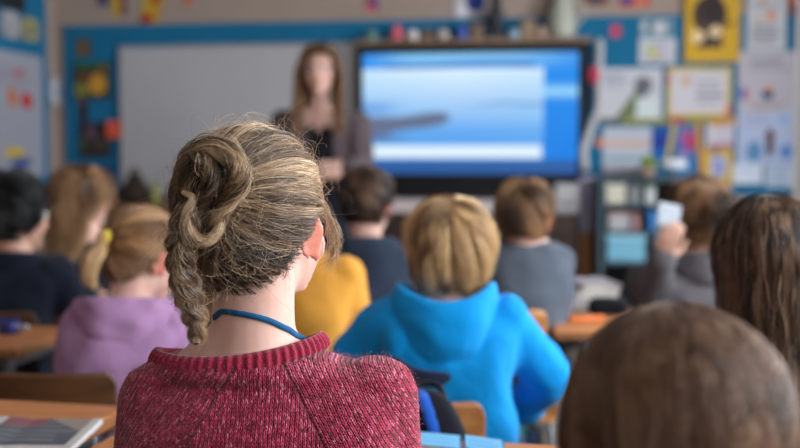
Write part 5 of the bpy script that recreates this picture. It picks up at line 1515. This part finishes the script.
# child with phone
ph_m = cloth("charcoal_marl", S(84, 80, 84), var=.25)
sh = P(684, 272, 3.4)
pe, pw_ = P(653, 294, 3.36), P(661, 262, 3.24)
hd = unit(P(668, 243, 3.22) - pw_)
pho = figure("child with tousled brown hair in a charcoal top raising a phone", MAT['skin2'], P(699, 219, 3.4), .98, YAWR(28), YAWR(5), YAWR(6), sh=sh, sw=.172, byaw=YAWR(12), hip=(sh[0] + .02, 3.38, .53),
             elb=[pe, P(742, 325, 3.42)], wri=[pw_, P(730, 330, 3.6)], hands=[(hd, unit(np.array([.25, .93, .1])), .55, 1), None], top=ph_m, top_name="hoodie", voxel=.005, fold=.006, arm_r=(.055, .048, .042, .03))
hood(pho, P(693, 258, 3.4), ph_m, r=(.055, .08, .10, .105, .09), z=(-.01, .024, 0, -.05, -.09), ang=140, fold=.006, nseed=7)
hair_mop(pho['T'], H_LBROWN, pho['body'], n=3600, length=.095, lift=.018, tint=.27, rad=.0006, amp=.017, drop=.0, seeds=60)
# hoodie stripes (lighter cords)
phn = empty("phone", P(668, 232, 3.27), "pale blue lit phone held up in a raised hand", "phone")
pc_ = P(667, 229, 3.275); RP = Rz(YAWR(14)) @ Rx(-.12) @ Ry(.18)
V, Fc = box((0, 0, 0), (.074, .009, .15), None, .003); link_mesh("casing", V @ RP.T + pc_, Fc, simple("white_phone_case", S(190, 200, 215), .4), phn, smooth=False)
V, Fc = box((0, -.0054, 0), (.066, .001, .138)); 
gV, gF, gU, gW = quad_grid((-.033, -.0056, -.069), (.033, -.0056, -.069), (-.033, -.0056, .069), 16, 30)
link_mesh("glass", gV @ RP.T + pc_, gF, painted("phone_picture", .35, .2), phn, smooth=False, attrs={"print": ("COLOR", picture(S(170, 195, 225), [('e', .5, .6, .25, .15, S(120, 155, 215)), ('r', .1, .8, .9, .9, S(220, 235, 250))], gU, gW))})

# girl with long brown hair, right edge
rg_m = cloth("dark_plum_top", S(52, 42, 48))
sh = P(772, 338, 1.9)
rgt = figure("girl with long straight brown hair parted in the middle", MAT['skin'], P(766, 262, 1.9), 1.0, YAWR(-4), YAWR(6), 0, sh=sh, sw=.16, hip=(sh[0], 1.88, .53), top=rg_m, top_name="jumper")
hair_long(rgt['T'], rgt['Rh'], 1, H_BROWN, rgt['body'], n=6500, length=.40, tint=.55, colv=1.3, rad=.00045, amp=.010, wid=.098, back_y=-.10, shoulder=-.12, seeds=150, lift=.005)

# nearest head, low right
fg_m = cloth("grey_top_near", S(90, 88, 92))
hcf = P(672, 457, .86)
fgd = figure("child seen from behind with smooth straight brown hair, closest to the viewer", MAT['skin'], hcf, 1.02, YAWR(-6), YAWR(8), 0, sh=(hcf[0], .86, .755), sw=.165, hip=(hcf[0], .84, .50), seat_z=.40, top=fg_m, top_name="jumper",
             elb=[(hcf[0] - .16, .87, .60), (hcf[0] + .16, .87, .60)], wri=[(hcf[0] - .14, 1.03, .70), (hcf[0] + .12, 1.03, .70)])
hair_long(fgd['T'], fgd['Rh'], 1.02, H_NEAR, fgd['body'], n=12000, length=.36, tint=.62, colv=.5, rad=.0005, amp=.004, wid=.104, back_y=-.10, shoulder=-.12, part=False, crown=(0, .0, .11), seeds=160, lift=.005)

# ---- teacher
tc_m = cloth("taupe_cardigan", S(84, 72, 76)); ti_m = cloth("black_vest", S(20, 20, 26))
sh = P(320, 118, 5.3)
hl, hr_ = P(326, 170, 5.02), P(341, 168, 5.02)
tea = figure("woman in an open taupe cardigan over black, standing with hands clasped", MAT['skin'], P(320, 70, 5.27), 1.09, YAWR(180 - 3), YAWR(2), 0, sh=sh, sw=.222, byaw=math.pi, hip=(sh[0] + .01, 5.32, .95), standing=True,
             elb=[P(361, 168, 5.30), P(281, 168, 5.30)], wri=[P(350, 170, 5.07), P(312, 172, 5.07)], hands=[(unit([-1, -.25, 0]), unit([-.2, .9, -.3]), .7), (unit([1, -.25, .05]), unit([.2, .9, -.3]), .7)],
             top=tc_m, top_name="cardigan", trousers=MAT['darkcloth'], voxel=.0055, cvoxel=.008, fold=.006, cloth=.016, arm_r=(.056, .048, .042, .028), neck_r=.052)
# open the cardigan down the front
def cut_mesh(o, fn):
    me = o.data; co = np.empty(len(me.vertices) * 3); me.vertices.foreach_get("co", co); co = co.reshape(-1, 3)
    w = co + ROOT_OFF[o.name]; kill = fn(w)
    import bmesh
    bm = bmesh.new(); bm.from_mesh(me); bm.verts.ensure_lookup_table()
    bmesh.ops.delete(bm, geom=[bm.verts[i] for i in np.where(kill)[0]], context='VERTS'); bm.to_mesh(me); bm.free()
cx = sh[0]
def vcut(w):
    wd = np.interp(w[:, 2], [.80, 1.0, 1.22, 1.34, 1.40], [.085, .065, .05, .085, .10])
    return (np.abs(w[:, 0] - cx - .005) < wd) & (w[:, 1] < sh[1] - .01)
cut_mesh(tea['top'], vcut)
m_ = tea['top'].modifiers.new("thick", "SOLIDIFY"); m_.thickness = .004; m_.offset = -1
th = np.arange(32) * 2 * math.pi / 32
stt = [(-.10, .80 * .222, .105), (0, .82 * .222, .105), (.2, .78 * .222, .102), (.4, .74 * .222, .093), (.65, .81 * .222, .098), (.85, .80 * .222, .088), (.95, .7 * .222, .072)]
rings = [tea['at'](f) + (rx * np.cos(th))[:, None] * np.array([1., 0, 0]) + (ry * np.sin(th))[:, None] * np.array([0, 1., 0]) for f, rx, ry in stt]
V, Fc, Nn = blob([loft(rings)], .008, 4)
vest = link_mesh("vest", V, Fc, ti_m, tea['root'])
cut_mesh(vest, lambda w: (w[:, 1] < sh[1]) & (w[:, 2] > 1.24 + np.abs(w[:, 0] - cx) * 1.3))
hair_long(tea['T'], tea['Rh'], 1.08, H_LBROWN, tea['body'], n=4200, length=.30, tint=.45, rad=.0009, amp=.007, wid=.10, back_y=-.02, shoulder=-.16, k=22, lift=.010, spread=0)

# a little hair falling before the shoulders
Ls = []
for s in (-1, 1):
    for i in range(300):
        j = rng.normal(0, 1, 4); h0 = np.array([s * (.034 + .012 * rng.random()), .055 + .01 * rng.random(), .088])
        Ls.append(spline([h0, (s * (.080 + .004 * j[0]), .050 + .006 * j[1], .03), (s * (.096 + .005 * j[0]), .035 + .01 * j[1], -.04), (s * (.088 + .010 * j[2]), .055 + .012 * j[3], -.12), (s * (.088 + .012 * j[0]), .085 + .012 * j[1], -.18), (s * (.092 + .014 * j[2]), .105 + .008 * j[1], -.25 - .02 * abs(j[3]))], 20))
strands_obj(tea['body'], tea['T'], np.array(Ls), .5 + .15 * rng.normal(0, 1, len(Ls)), .0009, H_LBROWN, "front_hair")

# ================================================================ furniture under them
def chair_for(fig, label, **k):
    r = ROOT_OFF[fig['root'].name]; return chair(label, (r[0], r[1]), **k)
chair_for(main, "plywood chair under the girl in the maroon sweater", bw=.30, top=.66)
r = ROOT_OFF[blue['root'].name]; chair("pale plywood chair behind the child in the bright blue top", (r[0] - .062, r[1]), bw=.24, top=.672, mat=MAT['plyl'], back_off=-.20, bh=.17)
r = ROOT_OFF[gry['root'].name]; chair("plywood chair of the child in the slate grey jumper", (r[0] - .075, r[1]), bw=.25, top=.72, mat=MAT['plyl'])
chair_for(nav, "plywood chair of the child in the navy hooded top", bw=.28, top=.70)
chair_for(yel, "plywood chair of the child in the mustard jumper", bw=.28, top=.70)
chair_for(blk, "plywood chair of the black-haired child at the picture's edge", bw=.30, top=.70)
chair_for(bln, "plywood chair of the child with long loose blond hair", bw=.28, top=.70)
r = ROOT_OFF[lav['root'].name]; chair("brown plywood chair behind the girl in the lavender top", (r[0] - .06, r[1]), bw=.27, top=.690, back_off=-.215, bh=.13)
chair_for(pho, "plywood chair of the child raising a phone", bw=.30, top=.68)
chair_for(rgt, "plywood chair of the girl with long parted brown hair", bw=.30, top=.66)
chair_for(fgd, "plywood chair of the child closest to the viewer", bw=.28, top=.62, seat=.385)

DY = -.2
dk_main = desk("desk with blue papers in front of the girl in the maroon sweater", rot((.335, 1.730), DY, -.41, -.17), .80, .34, yaw=DY, tray=False)
c = rot((-.485, 2.035), DY, -.60, -.25)
desk_l = desk("beech desk with the open magazine, at the lower left corner", c, 1.18, .46, yaw=DY)
# desk of the row before (left)
a = P(62, 340, 2.80); desk_2 = desk("desk beyond the brown chair, in front of the black-haired child's row", (a[0] - .62, 2.885), 1.2, .34, z=.675, yaw=YAW)
# right desks
a = P(552, 326, 2.95); desk_r = desk("desk with books and a black case beside the grey jumper's chair", rot((a[0], 2.95), YAW, .12, .26), .23, .52, z=.665, yaw=YAW, tray=False, inset=.09)
# small things on the desks
zt_ = .6805
def sheet_on(name, lab, cat, quad, z, base, ops, th=.004, n=70, curl=0, group=None):
    """paper lying on a desk: quad = three ground points (near-left, near-right, far-left)"""
    a, b_, c_ = [np.array([q[0], q[1], z + th]) for q in quad]
    V, Fc, U, Vv = quad_grid(a, b_, c_, n, n)
    V[:, 2] += curl * (np.abs(U - .5) * 2) ** 2 * .5 + curl * np.exp(-((U - .5) / .08) ** 2) * -.3
    C = picture(base, ops, U, Vv); m = len(V); Vb = V.copy(); Vb[:, 2] = z
    idx = lambda i, j: j * (n + 1) + i
    ring = [idx(i, 0) for i in range(n)] + [idx(n, j) for j in range(n)] + [idx(i, n) for i in range(n, 0, -1)] + [idx(0, j) for j in range(n, 0, -1)]
    F2 = Fc + [tuple(q + m for q in reversed(f)) for f in Fc] + [(ring[(k + 1) % len(ring)], ring[k], ring[k] + m, ring[(k + 1) % len(ring)] + m) for k in range(len(ring))]
    o = link_mesh(name, np.vstack([V, Vb]), F2, MAT['print'], None, smooth=False, attrs={"print": ("COLOR", np.vstack([C, C]))})
    recenter(o); return tag(o, lab, cat, group)
def gp(px, py, z):
    """ground point of a pixel on the level z"""
    a = P(px, py, 1.0) - CAM; t = (z - 1.15) / a[2]; return (CAM + a * t)[:2]
q = [gp(-60, 455, zt_), gp(62, 462, zt_), gp(-22, 417, zt_)]
sheet_on("magazine", "open printed magazine lying on the lower left desk", "magazine", [gp(-80, 452, zt_), gp(66, 458, zt_), gp(-28, 419, zt_)], zt_, S(205, 200, 198),
         [('r', .30, .0, .93, .80, S(84, 88, 98)), ('t', .32, .1, .9, .75, 5, S(120, 120, 125)), ('r', .30, .0, .62, .25, S(135, 85, 95)), ('r', 0, 0, .27, 1, S(170, 172, 178)), ('t', .02, .1, .26, .9, 10, S(110, 112, 118)), ('p', [(.62, 0), (.93, 0), (.93, .4)], S(150, 135, 125))], th=.006, curl=.006)
for lab, a, b_, c_ in (("pale blue open workbook on the nearest desk, beside the maroon sleeve", (418, 446), (462, 450), (419, 433.5)), ("smaller pale blue sheet right of the open workbook on the nearest desk", (466, 449), (506, 455), (465, 436.5))):
    sheet_on("workbook", lab, "workbook", [gp(*a, zt_), gp(*b_, zt_), gp(*c_, zt_)], zt_, S(120, 190, 235), [('t', .1, .2, .9, .8, 4, S(90, 165, 220)), ('r', .96, 0, 1, 1, S(60, 120, 170))], th=.003, n=30)
# books on the right desk
g0 = gp(593, 306, .666)
bz_ = .666
for i, (w, d, h, col, lab) in enumerate(((.132, .20, .016, S(190, 190, 205), "pale book at the bottom of the stack on the right desk"), (.130, .19, .018, S(150, 160, 185), "blue-grey book second from the bottom of the stack on the right desk"), (.128, .19, .014, S(225, 222, 228), "white book in the middle of the stack on the right desk"), (.126, .185, .016, S(214, 205, 196), "cream book second from the top of the stack on the right desk"), (.120, .19, .013, S(205, 195, 205), "lilac-white book on top of the stack on the right desk"))):
    r_ = empty("book", (g0[0], g0[1], bz_), lab, "book", "books stacked on the right desk"); R = Rz(YAW + .1 * (i - 1)); cc_ = np.array([g0[0], g0[1], bz_ + h / 2])
    B = lambda o_, s: (box((0, 0, 0), s)[0] @ R.T + cc_ + R @ np.array(o_, float), box((0, 0, 0), s)[1])
    link_mesh("cover", *merge([B((0, 0, h / 2 - .001), (w, d, .002)), B((0, 0, -h / 2 + .001), (w, d, .002)), B((-w / 2 + .001, 0, 0), (.002, d, h - .004))]), simple("book_cover", col, .5), r_, smooth=False)
    link_mesh("pages", *B((.002, 0, 0), (w - .008, d - .008, h - .0042)), simple("book_pages", S(228, 224, 215), .9), r_, smooth=False)
    bz_ += h + .0005
g1 = gp(606, 315, .666)
pcs = empty("pencil_case", (g1[0], g1[1], .666), "black fabric pencil case on the right desk near the stack of books", "pencil case")
V, Fc = tube([(g1[0] - .035, g1[1], .692), (g1[0] + .045, g1[1] - .02, .692)], .025, 16, res=8); link_mesh("pouch", V, Fc, fabric("black_nylon", S(20, 22, 30)), pcs)
link_mesh("zip", *tube([(g1[0] - .035, g1[1], .718), (g1[0] + .045, g1[1] - .02, .718)], .0025, 6), MAT['steel'], pcs)
g2 = gp(585, 322, .666)
o = tag(link_mesh("marker", *merge([tube([(g2[0] - .04, g2[1] - .0, .674), (g2[0] + .03, g2[1] + .02, .674)], .0078, 12), tube([(g2[0] + .034, g2[1] + .0212, .674), (g2[0] + .055, g2[1] + .0272, .674)], .0072, 12)]), simple("orange_marker", S(225, 120, 50), .5)), "orange marker pen near the front of the right desk", "pen"); recenter(o)
dk4 = desk("far desk in front of the child with loose blond hair", (-1.30, 4.68), .9, .42, z=.69, yaw=YAW, tray=False)
g5 = gp(60, 265, .691)
cup = empty("cup", (g5[0], g5[1], .691), "grey and white cup on the far desk between the black and blond heads", "cup")
th = np.arange(24) * math.pi / 12
V, Fc = loft([np.array([g5[0], g5[1], .6912]) + np.stack([np.cos(th) * a, np.sin(th) * a, np.full(24, b_)], 1) for a, b_ in ((.030, 0), (.034, .004), (.040, .095), (.036, .095), (.030, .006))]); link_mesh("vessel", V, Fc, simple("speckled_glaze", S(165, 172, 185), .5, var=.35, scale=30), cup)
link_mesh("rim", *tube(np.array([[g5[0] + .038 * math.cos(a), g5[1] + .038 * math.sin(a), .787] for a in np.linspace(0, 2 * math.pi, 25)]), .003, 6, caps=False), MAT['white'], cup)
# pencil things on the left middle desk
g3 = gp(9, 333, .676)
tin = empty("pencil_tin", (g3[0], g3[1], .676), "short blue and red pencil tin on the desk at the picture's edge", "pencil tin")
th = np.arange(20) * math.pi / 10
V, Fc = loft([np.array([g3[0], g3[1], .6762]) + np.stack([np.cos(th) * a, np.sin(th) * a, np.full(20, b_)], 1) for a, b_ in ((.026, 0), (.028, .003), (.028, .035), (.024, .035), (.024, .004))]); link_mesh("cup", V, Fc, simple("blue_tin", S(35, 45, 120), .4), tin)
V, Fc = tube([(g3[0] + .030, g3[1] - .005, .690), (g3[0] + .048, g3[1] - .005, .692)], .008, 10); link_mesh("clip", V, Fc, simple("pale_clip", S(170, 180, 195), .4), tin)
# backpack hung on the blue child's chair
rb = ROOT_OFF[blue['root'].name]
bx, by = rb[0] - .055, rb[1] - .275
bag = empty("backpack", (bx, by, .36), "black backpack with a blue strap hanging from the pale plywood chair", "backpack")
pr = [ellipsoid((bx, by - .03, .585), (.078, .046, .13)), ellipsoid((bx, by - .03, .50), (.098, .052, .13)), ellipsoid((bx, by - .07, .48), (.07, .03, .09))]
V, Fc, Nn = blob(pr, .007, 5); V += Nn * (noise(V, 30, 1) * .004)[:, None]; link_mesh("bag", V, Fc, fabric("black_pack_cloth", S(26, 27, 38)), bag)
def strap(pts, w, t_, name, mat, upd=(1, 0, 0)):
    G = spline(pts, 30); T_, A, B = frames(G, upd)
    rings = [np.array([G[i] + A[i] * a + B[i] * c_ for a, c_ in ((w, t_), (-w, t_), (-w, -t_), (w, -t_))]) for i in range(len(G))]
    return link_mesh(name, *loft(rings), mat, bag)
bt_ = BVHTree.FromPolygons([tuple(v) for v in V], [tuple(f_) for f_ in Fc])
gs = spline([P(416, 384, 2.0), P(424, 400, 1.95), P(431, 418, 1.93), P(438, 440, 1.92), P(440, 470, 1.92)], 16)
gs = [np.array(bt_.find_nearest(Vector(p_))[0]) + np.array([0, -.003, 0]) for p_ in gs]
strap(gs, .011, .002, "strap", fabric("blue_webbing", S(30, 90, 190)))
link_mesh("top_loop", *tube([(bx - .03, by - .02, .70), (bx - .02, by + .005, .715), (bx + .0, by + .012, .718), (bx + .02, by + .005, .715), (bx + .03, by - .02, .70)], .006, 8, res=20), fabric("black_loop_web", S(24, 25, 32)), bag)
# line of a dark band across the blue hoodie's back
g = [P(398, 372, 2.13), P(410, 379, 2.125), P(428, 382, 2.12), P(444, 377, 2.12), P(455, 366, 2.13)]
# green crate on the floor under the blue child's desk side
gx = P(506, 415, 2.87)
crate = empty("crate", (gx[0], gx[1], 0), "green plastic crate on the floor below the blue sleeve", "crate")
zc = P(506, 414, 2.87)[2]
x0, x1, y0, y1 = gx[0] - .03, gx[0] + .05, gx[1], gx[1] + .1
Bx = lambda a, b_, c_, d, e_, f: box(((a + b_) / 2, (c_ + d) / 2, (e_ + f) / 2), (b_ - a, d - c_, f - e_))
link_mesh("shell", *merge([Bx(x0, x1, y0, y0 + .006, .001, zc), Bx(x0, x1, y1 - .006, y1, .001, zc), Bx(x0, x0 + .006, y0 + .006, y1 - .006, .001, zc), Bx(x1 - .006, x1, y0 + .006, y1 - .006, .001, zc), Bx(x0 + .006, x1 - .006, y0 + .006, y1 - .006, .001, .01)]), simple("green_plastic", S(30, 130, 105), .5), crate, smooth=False)
link_mesh("rim", *merge([Bx(x0 - .006, x1 + .006, y0 - .006, y0 + .002, zc - .015, zc + .004), Bx(x0 - .006, x1 + .006, y1 - .002, y1 + .006, zc - .015, zc + .004)]), simple("green_plastic_rim", S(34, 140, 112), .5), crate, smooth=False)

# ================================================================ light
def area(name, loc, rotm, sx, sy, power, col=(1, 1, 1)):
    l = bpy.data.lights.new(name, "AREA"); l.shape = "RECTANGLE"; l.size = sx; l.size_y = sy; l.energy = power; l.color = col
    o = bpy.data.objects.new(name, l); COL.objects.link(o)
    o.location = loc; o.rotation_euler = rotm.to_euler(); return o
def aim(frm, to):
    d = Vector(to) - Vector(frm); return d.to_track_quat('-Z', 'Y').to_matrix()
for (a, b_), pw in zip(wins, (110, 235, 260)):
    p = room(UR + .35, (a + b_) / 2, (WZ0 + WZ1) / 2 + .15); q = room(UR - 2, (a + b_) / 2, .9)
    area("daylight", p, aim(p, q), b_ - a + .2, WZ1 - WZ0 + .2, pw, (.90, .95, 1.0))
# unseen ceiling lamps added as fill light
cm, cnt, cb = new_mat("fill_lamp_diffuser"); cb.inputs["Emission Color"].default_value = (1, .93, .84, 1); cb.inputs["Emission Strength"].default_value = .8
for i, (u, v) in enumerate(((-.9, -2.2), (1.6, -2.2), (-.9, -5.4), (1.6, -5.4))):
    cl_ = empty("added_fill_lamp", room(u, v, HT - .06), ("added ceiling fill lamp nearest the screen, window side", "added ceiling fill lamp nearest the whiteboard", "added ceiling fill lamp over the seats, window side", "added ceiling fill lamp over the seats, away from the windows")[(1, 0, 3, 2)[i]], "lamp", "added ceiling fill lamps")
    link_mesh("frame", *rbox(u - .31, u + .31, v - .31, v + .31, HT - .05, HT - .001), MAT['white'], cl_, smooth=False)
    link_mesh("diffuser", *rbox(u - .29, u + .29, v - .29, v + .29, HT - .056, HT - .0505), cm, cl_, smooth=False)
w = bpy.data.worlds.new("world"); SC.world = w; w.use_nodes = True
bgn = w.node_tree.nodes["Background"]; bgn.inputs[0].default_value = (.75, .85, 1.0, 1); bgn.inputs[1].default_value = 1.0

# ================================================================ camera
cam = bpy.data.cameras.new("camera"); co_ = bpy.data.objects.new("camera", cam); COL.objects.link(co_)
co_.location = CAM; co_.rotation_euler = (math.pi / 2 - PITCH, 0, 0)
cam.sensor_width = 36; cam.lens = 36 * F / 800; cam.clip_start = .05
cam.dof.use_dof = True; cam.dof.focus_distance = 1.33; cam.dof.aperture_fstop = 50 / 18.5
SC.camera = co_
SC.view_settings.view_transform = 'Standard'; SC.view_settings.look = 'None'; SC.view_settings.gamma = 1.0; SC.view_settings.use_curve_mapping = False
SC.view_settings.exposure = 0.0
